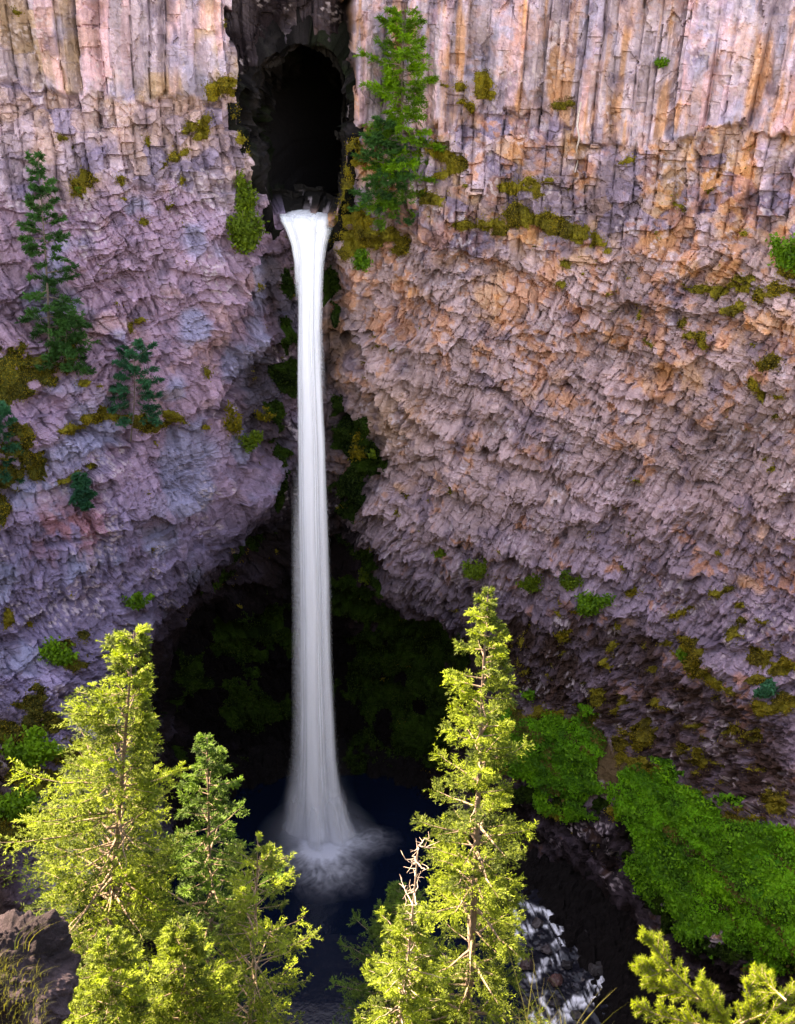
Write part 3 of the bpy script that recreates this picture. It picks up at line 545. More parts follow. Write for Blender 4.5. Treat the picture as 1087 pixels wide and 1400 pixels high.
def skin(name, wgt, lump, mat, tone_a, tone_b, seed, thick=0.30, cell=0.55, label=None):
    """a cushion of growth lying on the rock: thickest in the middle of each patch, lumpy, thinning out at its edge"""
    f1, _, a, b, c, _, _ = vor(X/cell+.4*fbm(X/.8, Z/.8, seed, 2), Z/(cell*.8), seed+1)
    g1, _, a2, b2_, c2, _, _ = vor(X/(cell*.35), Z/(cell*.33), seed+2)
    body = np.clip(wgt, 0, 1)**0.6
    h = body*(thick*(1-np.clip(f1, 0, 1)**2)+thick*.4*(1-np.clip(g1, 0, 1)**2)+lump*fbm(X/.3, Z/.3, seed+3, 3))+0.03
    f = PY+NRM[..., 1]*h; z = PZ+NRM[..., 2]*h+.3*h*body; xq = PX+NRM[..., 0]*h
    keep = wgt > 0.02
    fc_ = grid_faces(nz, nx)[:, ::-1]; kf = keep.ravel()
    fc_ = fc_[kf[fc_].all(1)]
    idx = np.unique(fc_); remap = np.zeros(nz*nx, np.int64); remap[idx] = np.arange(len(idx))
    vv = np.stack([xq, f, z], -1).reshape(-1, 3)[idx]
    tw = np.clip(.5+1.3*fbm(X/1.3, Z/1.3, seed+4, 4)+.5*(a-.5)+.5*(a2-.5), 0, 1)
    cc = mixc(np.broadcast_to(C(*tone_a), X.shape+(3,)), np.broadcast_to(C(*tone_b), X.shape+(3,)), tw).reshape(-1, 3)[idx]
    o = mesh_obj(name, vv, remap[fc_], mat, col=cc, smooth=False); tag(o, kind='stuff')
    return o, vv, cc
M_MOSS = attr_rock('moss', bump=0.8, scale=2.6, rough=1.0, spec=0.05, fine=(.55, 1.4))
_, yv, _ = skin('moss', w_y, .10, M_MOSS, (.07, .055, .012), (.24, .20, .025), 200)
_, dv2, _ = skin('moss', w_d, .12, M_MOSS, (.045, .045, .012), (.12, .12, .022), 210)
_, gv, _ = skin('ground_cover', w_g, .10, M_MOSS, (.020, .060, .008), (.095, .30, .018), 220, thick=.7, cell=1.15)
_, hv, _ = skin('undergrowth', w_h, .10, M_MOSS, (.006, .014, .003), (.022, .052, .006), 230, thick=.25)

def quads(c, d, w, nrm=None):
    """leaf blades: centres c, half-length vectors d, half-width vectors w -> verts, faces (diamond shaped)"""
    n = len(c); v = np.stack([c-d, c+w-d*0.1, c+d, c-w-d*0.1], 1).reshape(-1, 3)
    return v, np.arange(4*n).reshape(n, 4)
def unit(v): return v/np.maximum(np.linalg.norm(v, axis=-1, keepdims=True), 1e-9)
def scatter_leaves(name, pts, n, size, mat, seed, label=None, up=0.5, spread=.15):
    rg = np.random.default_rng(seed); p = pts[rg.integers(0, len(pts), n)]+rg.normal(0, spread*.5, (n, 3))+np.array([0, -.10, .06])
    d = unit(rg.normal(0, 1, (n, 3))+np.array([0, -.5, -.2])); q = unit(np.cross(d, unit(rg.normal(0, .6, (n, 3))+np.array([0, -.6, .8]))))
    s = size*rg.uniform(.5, 1.3, (n, 1)); v, f = quads(p, d*s, q*s*.55)
    o = mesh_obj(name, v, f, mat, attrs={'leaf_tone': np.repeat(np.clip(.5+.9*fbm(p[:, 0]/1.1, p[:, 2]/1.1, seed, 3)+rg.normal(0, .15, n), 0, 1), 4)}); return tag(o, kind='stuff')
_tall = fbm(gv[:, 0]/1.6+gv[:, 1]/3, gv[:, 2]/1.4, 305, 3)
scatter_leaves('leaves', gv[_tall > .12], 12000, .16, leaf_mat('fern_fronds', (.10, .33, .025), .5), 306, spread=.35)
scatter_leaves('leaves', gv[_tall < -.18], 6000, .14, leaf_mat('dry_growth', (.11, .10, .03), .5), 307)
scatter_leaves('leaves', gv, 38000, .13, leaf_mat('cover_leaf', (.065, .28, .022), .55), 301)
scatter_leaves('leaves', np.concatenate([yv, dv2]), 60000, .07, leaf_mat('moss_fronds', (.17, .15, .02), .55), 304, spread=.3)
bright = (np.exp(-(((U-1050)/55)**2+((V-1215)/48)**2)) > .35) & (w_g > 0)
scatter_leaves('leaves', np.stack([PX, PY-.35, PZ+.25], -1)[bright], 9000, .14, leaf_mat('butterbur_leaf', (.045, .30, .035), .25), 302)
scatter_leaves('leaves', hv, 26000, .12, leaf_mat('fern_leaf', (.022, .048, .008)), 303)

# ------------------------------------------------------------------ plants
M_BARK = plain_mat('bark', (.16, .12, .10), noise=9); M_PALEBARK = plain_mat('weathered_bark', (.34, .27, .22), noise=7); M_TWIG = plain_mat('twig', (.20, .15, .11), noise=8)
def tubes(paths, radii, sides=5):
    """tapered round stems along paths: list of (k,3) arrays with radii lists"""
    V_, F_, o = [], [], 0
    for p, r in zip(paths, radii):
        p = np.asarray(p, float); k = len(p); t = unit(np.gradient(p, axis=0)); ref = np.where(np.abs(t[:, 2:3]) > .9, [[1., 0, 0]], [[0, 0, 1.]])
        a = unit(np.cross(t, ref)); b = np.cross(t, a); th = np.arange(sides)*2*math.pi/sides
        ring = p[:, None]+np.asarray(r, float)[:, None, None]*(np.cos(th)[None, :, None]*a[:, None]+np.sin(th)[None, :, None]*b[:, None])
        V_.append(ring.reshape(-1, 3)); i = np.arange(k*sides).reshape(k, sides); j = np.roll(i, -1, 1)
        F_.append(np.stack([i[:-1], j[:-1], j[1:], i[1:]], -1).reshape(-1, 4)+o); o += k*sides
    return np.concatenate(V_), np.concatenate(F_)
def curve_trunk(h, lean, bend, rg, k=14):
    t = np.linspace(0, 1, k); p = np.zeros((k, 3)); p[:, 2] = h*t
    p[:, 0] = lean[0]*t+bend*np.sin(t*math.pi*rg.uniform(.8, 1.6)); p[:, 1] = lean[1]*t+bend*.5*np.sin(t*math.pi*1.3+rg.uniform(0, 1)); return p
def conifer(name, base, h, rad, seed, label, cat='tree', group=None, leaf=None, nb=110, crown_from=.12, droop=.25, blade=.15, bl_n=11, twigs=13, shape=.75,
            lean=(0, 0), bend=.15, bark=None, tr=None, skip=0.06, side_bias=None, narrow_top=1.0, asc=.35, width=.27, tuft=1.0, crown_to=1.0, qmax=.75):
    rg = np.random.default_rng(seed); root = empty(name, tuple(base), label, cat, group)
    tp = curve_trunk(h, lean, bend, rg); tr = tr or h*.0085
    v, f = tubes([tp], [np.linspace(tr, tr*.12, len(tp))], 8); mesh_obj('trunk', v, f, bark or M_BARK, root, smooth=True)
    paths, rads, LC, LD, LW, LT = [], [], [], [], [], []
    for i in range(nb):
        u = crown_from+(crown_to-crown_from)*((i+rg.uniform(0, 1))/nb)**.92
        if rg.uniform() < skip: continue
        az = i*2.399+rg.normal(0, .5); q = 1-(u-crown_from)/(crown_to-crown_from)*.97 if crown_to < 1 else 1-u
        L = rad*(min(1.0, (q/qmax))**shape)*rg.uniform(.5, 1.18)*narrow_top+.12*rad*rg.uniform(.5, 1)
        if rg.uniform() < .2: L *= 1.3
        if side_bias is not None: L *= 1+side_bias[2]*(math.cos(az)*side_bias[0]+math.sin(az)*side_bias[1])
        o = np.array([np.interp(u, np.linspace(0, 1, len(tp)), tp[:, c]) for c in range(3)])
        k = 6; s = np.linspace(0, 1, k); dirh = np.array([math.cos(az), math.sin(az), 0]); el = rg.normal(asc*(u-.35)*1.6, .12)
        pth = o+dirh*(L*s)[:, None]+np.array([0, 0, 1.])*(L*(el*s-droop*s**1.5*(1.15-u)+droop*.55*s**3))[:, None]+rg.normal(0, .02*L, (k, 3))*s[:, None]
        paths.append(pth); rads.append(np.linspace(max(tr*.28*(L/rad+.15), .006), .004, k))
        nt_ = max(3, int(twigs*(.35+.65*L/rad)))
        st = rg.uniform(.10, 1, nt_)**.65; sd_ = rg.choice([-1, 1], nt_)
        pc = np.stack([np.interp(st, s, pth[:, c]) for c in range(3)], 1)
        side = np.array([-dirh[1], dirh[0], 0])
        tl = (L*width*(1.15-.75*st)+.07*rad)*rg.uniform(.6, 1.25, nt_)
        td = unit(dirh[None]*rg.uniform(.35, .95, (nt_, 1))+side[None]*(sd_*rg.uniform(.35, 1.0, nt_))[:, None]+np.array([0, 0, 1.])*rg.normal(.10, .30, (nt_, 1)))
        tone = np.clip(rg.normal(.45, .24)+rg.normal(0, .16, nt_), 0, 1)
        m_ = int(bl_n*1.45); w = rg.uniform(0, 1, (nt_, m_)); cpt = pc[:, None]+td[:, None]*(tl[:, None]*w)[..., None]+np.array([0, 0, -1.])*((tl[:, None]*w)**2*.12)[..., None]
        perp = unit(np.cross(td, rg.normal(0, .45, (nt_, 3))+np.array([0, 0, 1.])))
        sg = rg.choice([-1, 1], (nt_, m_))
        bd_ = unit(td[:, None]*rg.uniform(.4, 1.1, (nt_, m_, 1))+perp[:, None]*(sg*rg.uniform(.3, 1.0, (nt_, m_)))[..., None]+rg.normal(0, .28, (nt_, m_, 3))*tuft)
        bl = blade*rg.uniform(.55, 1.25, (nt_, m_, 1)); wd = unit(np.cross(bd_, rg.normal(0, .55, (nt_, m_, 3))+np.array([0, 0, 1.])))
        LC.append((cpt+bd_*bl*.5).reshape(-1, 3)); LD.append((bd_*bl*.5).reshape(-1, 3)); LW.append((wd*bl*.115).reshape(-1, 3)); LT.append(np.repeat(np.clip(np.repeat(tone, m_)+rg.normal(0, .08, nt_*m_), 0, 1), 4))
    v, f = tubes(paths, rads, 4); mesh_obj('branches', v, f, bark or M_TWIG, root, smooth=True)
    v, f = quads(np.concatenate(LC), np.concatenate(LD), np.concatenate(LW)); mesh_obj('crown', v, f, leaf, root, attrs={'leaf_tone': np.concatenate(LT)})
    return root
def shrub(name, pos, rx, rz, n, size, seed, label, leaf, cat='shrub', group=None, stems=9, hang=0.0, ry=None, clump=.33):
    """leafy bush growing out of a ledge: stems fan up and out from the root, leaves gather in clumps along them"""
    rg = np.random.default_rng(seed); root = empty(name, tuple(pos), label, cat, group); ry = ry or min(rx, rz)*.8
    paths, rads, ends = [], [], []
    for i in range(stems):
        d = np.array([rg.normal(0, .5)*rx, -abs(rg.normal(.3, .35))*ry, rz*(rg.uniform(.35, 1.0)*2-.9*hang*rg.uniform(.6, 1.6))])
        s = np.linspace(0, 1, 6)[:, None]; p = d*s+np.array([0, -1, 0])*.2*ry*np.sin(s*3)+rg.normal(0, .04*rz, (6, 3))*s; paths.append(p); rads.append(np.linspace(.02, .005, 6)*max(.6, rz))
        for q in rg.uniform(.35, 1, 5): ends.append(np.array([np.interp(q, s[:, 0], p[:, c]) for c in range(3)]))
    v, f = tubes(paths, rads, 4); mesh_obj('stems', v, f, M_TWIG, root, smooth=True)
    ends = np.array(ends); e = rg.integers(0, len(ends), n); pts = ends[e]+rg.normal(0, 1, (n, 3))*np.array([rx, ry, rz])*clump*.55
    d = unit(rg.normal(0, 1, (n, 3))+np.array([0, -.4, -.35])); w = unit(np.cross(d, rg.normal(0, .6, (n, 3))+np.array([0, -.6, .8]))); s = size*rg.uniform(.5, 1.3, (n, 1))
    v, f = quads(pts, d*s, w*s*.5); tn = np.clip(.5+rg.normal(0, .25, len(ends))[e]+rg.normal(0, .12, n), 0, 1)
    mesh_obj('foliage', v, f, leaf, root, attrs={'leaf_tone': np.repeat(tn, 4)}); return root

L_FIR = leaf_mat('fir_needles', (.088, .155, .022), .62, (1.35, 1.12, .8), .34)
L_FIR2 = leaf_mat('fir_needles_green', (.045, .115, .022), .6, (1.3, 1.1, .8), .34)
L_DARK = leaf_mat('dark_fir_needles', (.035, .13, .032), .35, (1.0, 1.0, .9), .35)  # dark green needles of the ledge conifers
L_CEDAR = leaf_mat('cedar_sprays', (.09, .24, .02), .4, (1.3, 1.1, .7), .4)
L_BUSH = leaf_mat('bush_leaves', (.09, .17, .02), .35, (1.3, 1.05, .6), .4)
L_LIME = leaf_mat('lime_leaves', (.07, .20, .02), .3, (1.4, 1.1, .6), .45)
L_YEL = leaf_mat('yellowing_leaves', (.14, .15, .02), .5, (1.5, 1.0, .5), .45)
L_TEAL = leaf_mat('teal_needles', (.02, .14, .07), .3, (1.0, 1.0, .9), .35)

# firs rooted on the near slope
def near_tree(px, py, Y, hvis_extra=1.0):
    t = at_y(px, py, Y); return t
def fir(px_top, py_top, px_base, Y, rad, seed, label, **kw):
    t = at_y(np.array(px_top), np.array(py_top), Y); zb = float(near_z(np.array(t[0]), np.array(Y)))-.3
    # foot of the trunk stands on the slope; lean chosen so that the trunk passes under the picture's lower edge at px_base
    h = t[2]-zb; yb = Y-kw.pop('dy', 0.4); foot_z = zb
    lo = at_y(np.array(px_base), np.array(1400.0), Y); fx0 = t[0]+(lo[0]-t[0])*(t[2]-foot_z)/(t[2]-lo[2])
    return conifer('fir_tree', (fx0, Y, foot_z), h, rad, seed, label, lean=(t[0]-fx0, 0), leaf=kw.pop('leaf', L_FIR), group='firs on the near slope', **kw)
fir(190, 862, 128, 30.0, 3.1, 401, 'tallest sunlit yellow green fir, broad crown at the left edge beside the dark boulder', nb=290, twigs=30, bl_n=20, crown_from=.15, blade=.15, skip=.12, width=.34, shape=.95, qmax=.5, side_bias=(-1, 0, .25))
fir(284, 1008, 282, 33.0, 2.1, 402, 'slender pointed fir standing just right of the broad tallest fir', nb=170, twigs=24, bl_n=18, leaf=L_FIR2, crown_from=.2, blade=.15, width=.32, shape=.75, qmax=.45)
fir(352, 1150, 336, 27.5, 2.0, 403, 'thin crowned fir with bare twiggy right branches beside the plunge pool', nb=130, twigs=18, bl_n=15, crown_from=.25, blade=.14, skip=.2, shape=.6, qmax=.4)
fir(248, 1262, 250, 24.5, 1.5, 404, 'short bright fir in front of the slender pointed fir', nb=150, twigs=24, bl_n=17, crown_from=.3, blade=.13, width=.32, shape=.7, qmax=.45)
fir(672, 815, 634, 34.0, 2.35, 405, 'tall narrow fir with its yellow tip against the right cliff', nb=225, twigs=30, bl_n=19, crown_from=.1, blade=.16, shape=.62, skip=.24, width=.38, qmax=.6)
fir(545, 1215, 530, 38.5, 2.6, 406, 'dark shaded fir low behind the dead topped tree', nb=190, twigs=18, bl_n=15, leaf=L_FIR2, crown_from=.2, blade=.17, qmax=.5)
fir(150, 1275, 148, 22.5, 1.35, 409, 'low fir in front of the tallest one, right of the dark boulder', nb=130, twigs=20, bl_n=16, crown_from=.3, blade=.13, qmax=.4)
# dead topped tree
snag = fir(570, 1152, 540, 20.5, .95, 407, 'small bright fir with a bare dead pale top above its crown', nb=95, twigs=18, bl_n=14, crown_from=.42, crown_to=.80, blade=.11, bark=M_PALEBARK, width=.36, shape=.5)
rg = np.random.default_rng(77); tvs = np.array([v.co for v in [c for c in snag.children if c.name.startswith('trunk')][0].data.vertices]).reshape(14, 8, 3).mean(1); pp, rr = [], []
for u in np.r_[rg.uniform(.80, .985, 11), [.992, .994, .996]]:
    o = np.array([np.interp(u, np.linspace(0, 1, 14), tvs[:, c]) for c in range(3)]); az = rg.uniform(0, 6.28); L_ = rg.uniform(.25, .95)*(1.2-.75*(u-.80)/.2)
    k = np.linspace(0, 1, 7)[:, None]; p = o+np.array([math.cos(az), math.sin(az), rg.normal(.05, .25)])*L_*k+np.array([0, 0, .25*L_])*k**3+rg.normal(0, .035, (7, 3))*k
    pp.append(p); rr.append(np.linspace(.022, .006, 7))
    for _ in range(3):
        a_ = p[rg.integers(2, 7)]; d_ = rg.normal(0, 1, 3)*.16+(p[6]-p[0])*.12; pp.append(np.stack([a_, a_+d_*.5+rg.normal(0, .02, 3), a_+d_])); rr.append([.010, .007, .004])
v, f = tubes(pp, rr, 5); mesh_obj('dead_limbs', v, f, M_PALEBARK, snag, smooth=True)

# conifers on the ledges of the cliff
def cliff_tree(px0, py0, px1, py1, rad, seed, label, leaf, cat='tree', out=1.2, off=0.25, **kw):
    b = hit(px0, py0, off); t = at_y(np.array(float(px1)), np.array(float(py1)), b[1]-out)
    return conifer(kw.pop('name', 'conifer_tree'), b+np.array([0, 0, -.2]), t[2]-b[2]+.2, rad, seed, label, cat=cat, lean=(t[0]-b[0], t[1]-b[1]), leaf=leaf, group='conifers rooted on the cliff', **kw)
kw = dict(blade=.30, bl_n=18, twigs=20, bend=.1)
cliff_tree(545, 286, 553, 20, 2.5, 501, 'tall bright green conifer rooted on mossy rock right of the cave mouth', L_CEDAR, nb=120, shape=.32, crown_from=.0, width=.33, out=1.8, **kw)
cliff_tree(522, 284, 522, 165, 2.0, 502, 'shorter dark green conifer tucked under the tall one right of the cave', L_DARK, nb=50, shape=.5, crown_from=.0, out=1.6, **kw)
cliff_tree(68, 500, 53, 212, 1.9, 503, 'thin blue green conifer standing on the mossy left ledge', L_DARK, nb=75, shape=.55, crown_from=.12, skip=.18, out=1.0, **kw)
cliff_tree(84, 500, 92, 424, 1.7, 504, 'short dark bushy conifer at the foot of the thin ledge conifer', L_DARK, nb=34, shape=.4, crown_from=.05, out=1.2, **kw)
cliff_tree(178, 600, 187, 466, 2.0, 505, 'small drooping teal sapling low on the left wall', L_TEAL, nb=38, shape=.35, crown_from=.25, droop=.5, out=1.2, **kw)
cliff_tree(-6, 655, -4, 555, 1.6, 506, 'teal conifer half cut off by the left edge of the cliff', L_TEAL, nb=40, shape=.4, crown_from=.05, out=1.0, **kw)
cliff_tree(112, 690, 110, 650, .8, 507, 'tiny teal seedling below the mossy left ledge', L_TEAL, nb=36, shape=.4, crown_from=.05, out=.6, **kw)

def cliff_shrub(px, py, rx, rz, n, size, seed, label, leaf, off=0.35, name='shrub', **kw):
    return shrub(name, hit(px, py, off), rx, rz, n, size, seed, label, leaf, group='shrubs rooted in the cliff', **kw)
cliff_shrub(338, 345, 1.5, 1.6, 3600, .17, 601, 'large dense green bush left of the waterfall lip', L_BUSH, stems=16)
cliff_shrub(338, 300, 1.2, 1.6, 2200, .17, 618, 'upper half green bush leaning over the large dense one left of the lip', L_BUSH, stems=12)
cliff_shrub(493, 370, .9, .8, 900, .16, 602, 'small bright green bush right of the waterfall lip', L_LIME)
cliff_shrub(192, 832, .8, .8, 800, .15, 603, 'lone round green bush on bare rock left of the hollow', L_LIME)
cliff_shrub(322, 585, .7, 1.5, 650, .17, 604, 'straggling yellow green shrub left of the middle of the falls', L_YEL, hang=.7)
cliff_shrub(345, 610, 1.2, 1.2, 900, .17, 605, 'green trailing shrub below the straggling yellow green one', L_BUSH, hang=.6)
cliff_shrub(362, 575, 1.0, .6, 350, .16, 606, 'sparse yellow sprig above the trailing green shrub', L_YEL)
cliff_shrub(488, 620, 1.1, 1.3, 900, .17, 607, 'yellow green shrub on dark rock right of the middle of the falls', L_YEL, hang=.5)
cliff_shrub(512, 625, .5, .5, 260, .16, 608, 'small green tuft beside the yellow green shrub right of the falls', L_BUSH)
cliff_shrub(650, 790, 1.2, 1.0, 900, .17, 609, 'leafy green shrub above the tip of the tall narrow fir', L_BUSH)
cliff_shrub(722, 805, 1.4, 1.0, 900, .17, 610, 'low green shrub on the dark band, left of the larger pair', L_BUSH)
cliff_shrub(772, 805, 1.1, .9, 700, .17, 611, 'green shrub between the low shrub and the spreading one', L_BUSH)
cliff_shrub(802, 838, 1.8, 1.2, 1500, .18, 612, 'widest spreading green shrub on the lower right wall', L_LIME)
cliff_shrub(770, 872, 1.0, .5, 260, .15, 613, 'thin sprig under the widest spreading shrub', L_YEL)
cliff_shrub(1075, 372, 1.4, 1.2, 1300, .17, 614, 'green shrub on the mossy ledge at the right edge', L_LIME)
cliff_shrub(904, 92, .6, .3, 220, .14, 615, 'lime sprig alone on the pale upper columns', L_LIME)
cliff_shrub(1040, 952, 1.1, .8, 900, .16, 616, 'blue green plant on the mossy lower right slope', L_TEAL)
cliff_shrub(934, 908, .6, .7, 420, .14, 617, 'small leafy plant on the mossy knob of the lower right wall', L_LIME)
cliff_shrub(500, 795, 1.2, .8, 600, .16, 619, 'green fern like shrub under the overhang right of the falls', L_BUSH)
cliff_shrub(88, 905, 1.4, 1.4, 1300, .17, 620, 'dark green shrub on the left bank above the tallest fir', L_CEDAR)
cliff_shrub(45, 1045, 2.2, 1.6, 2600, .18, 621, 'big dark green bush behind the tallest fir at the left edge', L_CEDAR)
cliff_shrub(30, 1120, 2.0, 1.4, 1800, .18, 622, 'low dark green bush beneath the big one at the left edge', L_CEDAR)
cliff_shrub(600, 762, .6, .5, 260, .15, 623, 'small dull green tuft left of the leafy shrub on the overhang', L_BUSH)
cliff_shrub(110, 265, .5, .3, 120, .14, 624, 'tiny tuft on the mossy ledge of the upper left wall', L_BUSH)

# bare root hanging down the wall right of the cave
rp = [hit(x, y, .18) for x, y in ((794,140),(791,155),(789,172),(792,188),(788,205),(790,220),(786,236))]
v, f = tubes([np.array(rp)], [np.linspace(.09, .04, len(rp))], 6); tag(mesh_obj('hanging_root', v, f, plain_mat('bleached_wood', (.55, .48, .45), noise=8), smooth=True), 'bleached bare root hanging down the broken rock right of the tall green conifer', 'root')

# ------------------------------------------------------------------ the waterfall
wf = empty('waterfall', tuple(BASE), 'tall white waterfall dropping from the cave mouth into the dark pool', 'waterfall')
def fall_mat(name, dens, streak):
    mt, n, out = new_mat(name); L = n.links.new
    at = N(n, 'ShaderNodeAttribute', attribute_name='veil'); uv = N(n, 'ShaderNodeUVMap')
    mp = N(n, 'ShaderNodeMapping'); mp.inputs['Scale'].default_value = (4.5, .6, 1); L(uv.outputs[0], mp.inputs[0])
    nz1 = N(n, 'ShaderNodeTexNoise', i_Scale=1.0, i_Detail=2.0, i_Roughness=0.5); L(mp.outputs[0], nz1.inputs['Vector'])
    mr = N(n, 'ShaderNodeMapRange', i_1=.36, i_2=.66, i_3=1-streak, i_4=1.0); L(nz1.outputs[0], mr.inputs[0])
    mu = N(n, 'ShaderNodeMath', operation='MULTIPLY'); L(at.outputs['Fac'], mu.inputs[0]); L(mr.outputs[0], mu.inputs[1])
    mu2 = N(n, 'ShaderNodeMath', operation='MULTIPLY', i_1=dens, use_clamp=True); L(mu.outputs[0], mu2.inputs[0])
    d = N(n, 'ShaderNodeBsdfDiffuse'); d.inputs[0].default_value = (.96, .98, 1, 1); t = N(n, 'ShaderNodeBsdfTranslucent'); t.inputs[0].default_value = (.93, .94, 1, 1)
    ms = N(n, 'ShaderNodeMixShader', i_0=.1); L(d.outputs[0], ms.inputs[1]); L(t.outputs[0], ms.inputs[2])
    tr = N(n, 'ShaderNodeBsdfTransparent'); m2 = N(n, 'ShaderNodeMixShader'); L(mu2.outputs[0], m2.inputs[0]); L(tr.outputs[0], m2.inputs[1]); L(ms.outputs[0], m2.inputs[2]); L(m2.outputs[0], out.inputs[0]); return mt
TAB = np.array([(296,416,29),(304,416,27.5),(315,417,23.5),(335,419,18.5),(360,420,15.5),(400,420,14.5),(450,420,14),(520,421,16.5),(600,423,18.5),(700,425,19.5),(800,427,20.5),(900,428,21),(980,430,22),(1040,431,24),(1090,432,29),(1120,434,31),(1140,436,35),(1152,437,39)], float)
YF = 79.3-2.0*(1-np.exp(-np.maximum(TAB[:, 1-1]-296, 0)/120.0))
YF = YF+(BASE[1]-YF[-1])*np.clip((TAB[:, 0]-296)/850, 0, 1)
tp_ = at_y(TAB[:, 1], TAB[:, 0], YF); tz, txx = tp_[:, 2], tp_[:, 0]; thw_ = TAB[:, 2]*np.linalg.norm(tp_-np.array([0, 0, H]), axis=1)/FPX
WP = np.stack([np.r_[txx[0]+.5, txx[0]+.25, txx[0], txx[0]-.05, txx[1:]], np.r_[84.5, 82.2, 80.6, 79.75, YF[1:]], np.r_[LZ+.22, LZ+.16, LZ+.10, LZ-.02, tz[1:]], np.r_[thw_[0]*1.5, thw_[0]*1.25, thw_[0]*1.1, thw_[0]*1.02, thw_[1:]]], 1)
WS = np.r_[0, np.cumsum(np.linalg.norm(np.diff(WP[:, :3], axis=0), axis=1))]; WP[4:, 2] = np.minimum(WP[4:, 2], LZ-.35)
def at_height(z): return float(np.interp(-z, -WP[:, 2], WS))
def ribbons(name, n, mat, seed, s0, s1, spread, wid, depth, alpha, xoff=0.0, gauss=True, edge=(.05, .05)):
    rg = np.random.default_rng(seed); VV, FF, AA, UU, o = [], [], [], [], 0; K = 150
    for k in range(n):
        a0 = s0+rg.uniform(0, .05)*(s1-s0); ss = a0+(s1-a0)*np.linspace(0, 1, K)**1.15
        xc, yy, zz, hw = (np.interp(ss, WS, WP[:, c]) for c in range(4))
        q = np.clip(rg.normal(0, .42), -1, 1)*spread if gauss else rg.uniform(-1, 1)*spread
        dq = rg.normal(0, .4)*depth; w = hw*wid*rg.uniform(.7, 1.3); flat = sst(1.5, 6.5, ss); yaw = rg.normal(0, .4)*flat
        xc = xc+xoff*hw+q*hw+.06*vnoise(ss/5+k*7, ss*0+k, seed); yc = yy+dq*hw*flat
        cols = np.linspace(-1, 1, 7); x = xc[:, None]+cols*(w*np.cos(yaw))[:, None]; y = yc[:, None]+cols*(w*np.sin(yaw))[:, None]+.25*(w*flat)[:, None]*cols**2
        z = zz[:, None]-.12*cols**2*(1-flat)[:, None]+.05*rg.normal()*(1-flat)[:, None]
        VV.append(np.stack([x, y, z+0*x], -1).reshape(-1, 3)); FF.append(grid_faces(K, 7)+o); o += K*7
        t = np.linspace(0, 1, K); fade = sst(0, edge[0], t)*sst(1, 1-edge[1], t)
        AA.append((((1-cols**2)**1.2)[None]*fade[:, None]*alpha*rg.uniform(.6, 1.3)).reshape(-1)); UU.append(np.stack([np.repeat((cols*.5+.5)[None], K, 0)*w[:, None]+k*3.7, np.repeat((-ss*.12)[:, None], 7, 1)], -1).reshape(-1, 2))
    return mesh_obj(name, np.concatenate(VV)-BASE, np.concatenate(FF), mat, wf, attrs={'veil': np.concatenate(AA)}, uv=np.concatenate(UU), smooth=True)
SE = WS[-1]-.03; PYZ = lambda py: at_height(float(np.interp(py, TAB[:, 0], tz)))
FM = fall_mat('falling_water', 1.0, .35)
ribbons('main_column', 24, FM, 71, 0, SE, .62, .50, .35, 1.7, edge=(.085, .02))
ribbons('side_veil', 6, FM, 72, PYZ(306), PYZ(560), .35, .35, .3, .5, xoff=1.05, edge=(.05, .6))
ribbons('lip_spur', 5, FM, 76, 3.6, PYZ(420), .25, .22, .2, .8, xoff=-.85, edge=(.02, .6))
ribbons('spray_edge', 14, FM, 73, PYZ(600), SE, 1.05, .40, .5, .16, gauss=False, edge=(.35, .02))
ribbons('splash_curtain', 14, FM, 74, PYZ(1070), SE, .95, .5, .6, .7, gauss=False, edge=(.6, .10))
# water sliding over the lip
lx, ly = np.meshgrid(np.linspace(-1, 1, 60), np.linspace(80.2, 96, 70)); cxl = txx[0]
rv = np.interp(ly, [80.2, 83, 92], [.95, 1.3, 2.2])*thw_[0]
fo2 = np.clip(sst(84.5, 79.3, ly)*(.75+1.2*fbm(lx*5, ly*.7, 181, 4)), 0, 1)
tag(sheet('river', cxl+lx*rv, ly, LZ-.06+.12*fbm(lx*4, ly/.8, 182, 4), water_mat('conduit_water', (.012, .012, .016), .15, True), attrs={'foam': fo2.ravel()}, smooth=True), kind='structure')
# drifting spray round the foot of the falls
th = np.linspace(0, 2*math.pi, 33)[:-1]; prof = [(0, 7.2), (1.2, 7.0), (3, 5.2), (6, 4.0), (10, 3.3), (15, 2.7), (20, 2.0), (22, .4)]
sv_ = np.array([[BASE[0]+r_*math.cos(a)*.9, BASE[1]-.6+r_*math.sin(a)*.8, .06+z_] for z_, r_ in prof for a in th]); i = np.arange(len(prof)*32).reshape(len(prof), 32); j = np.roll(i, -1, 1)
mi = mesh_obj('mist', sv_-BASE, np.stack([i[:-1], j[:-1], j[1:], i[1:]], -1).reshape(-1, 4), None, wf); bm_ = mi.data
import bmesh
b_m = bmesh.new(); b_m.from_mesh(bm_); b_m.verts.ensure_lookup_table(); b_m.faces.new([b_m.verts[k] for k in range(32)][::-1]); b_m.faces.new([b_m.verts[(len(prof)-1)*32+k] for k in range(32)]); b_m.to_mesh(bm_); b_m.free()
mt, n, out = new_mat('spray_mist'); L = n.links.new
tc = N(n, 'ShaderNodeTexCoord'); sx = N(n, 'ShaderNodeSeparateXYZ'); L(tc.outputs['Object'], sx.inputs[0])
def M_(op, a, b=None, clamp=False):
    q = N(n, 'ShaderNodeMath', operation=op, use_clamp=clamp)
    for k, v_ in enumerate((a, b)):
        if v_ is None: continue
        if isinstance(v_, (int, float)): q.inputs[k].default_value = v_
        else: L(v_, q.inputs[k])
    return q.outputs[0]
xx_ = sx.outputs[0]; yy_ = M_('ADD', sx.outputs[1], .6)
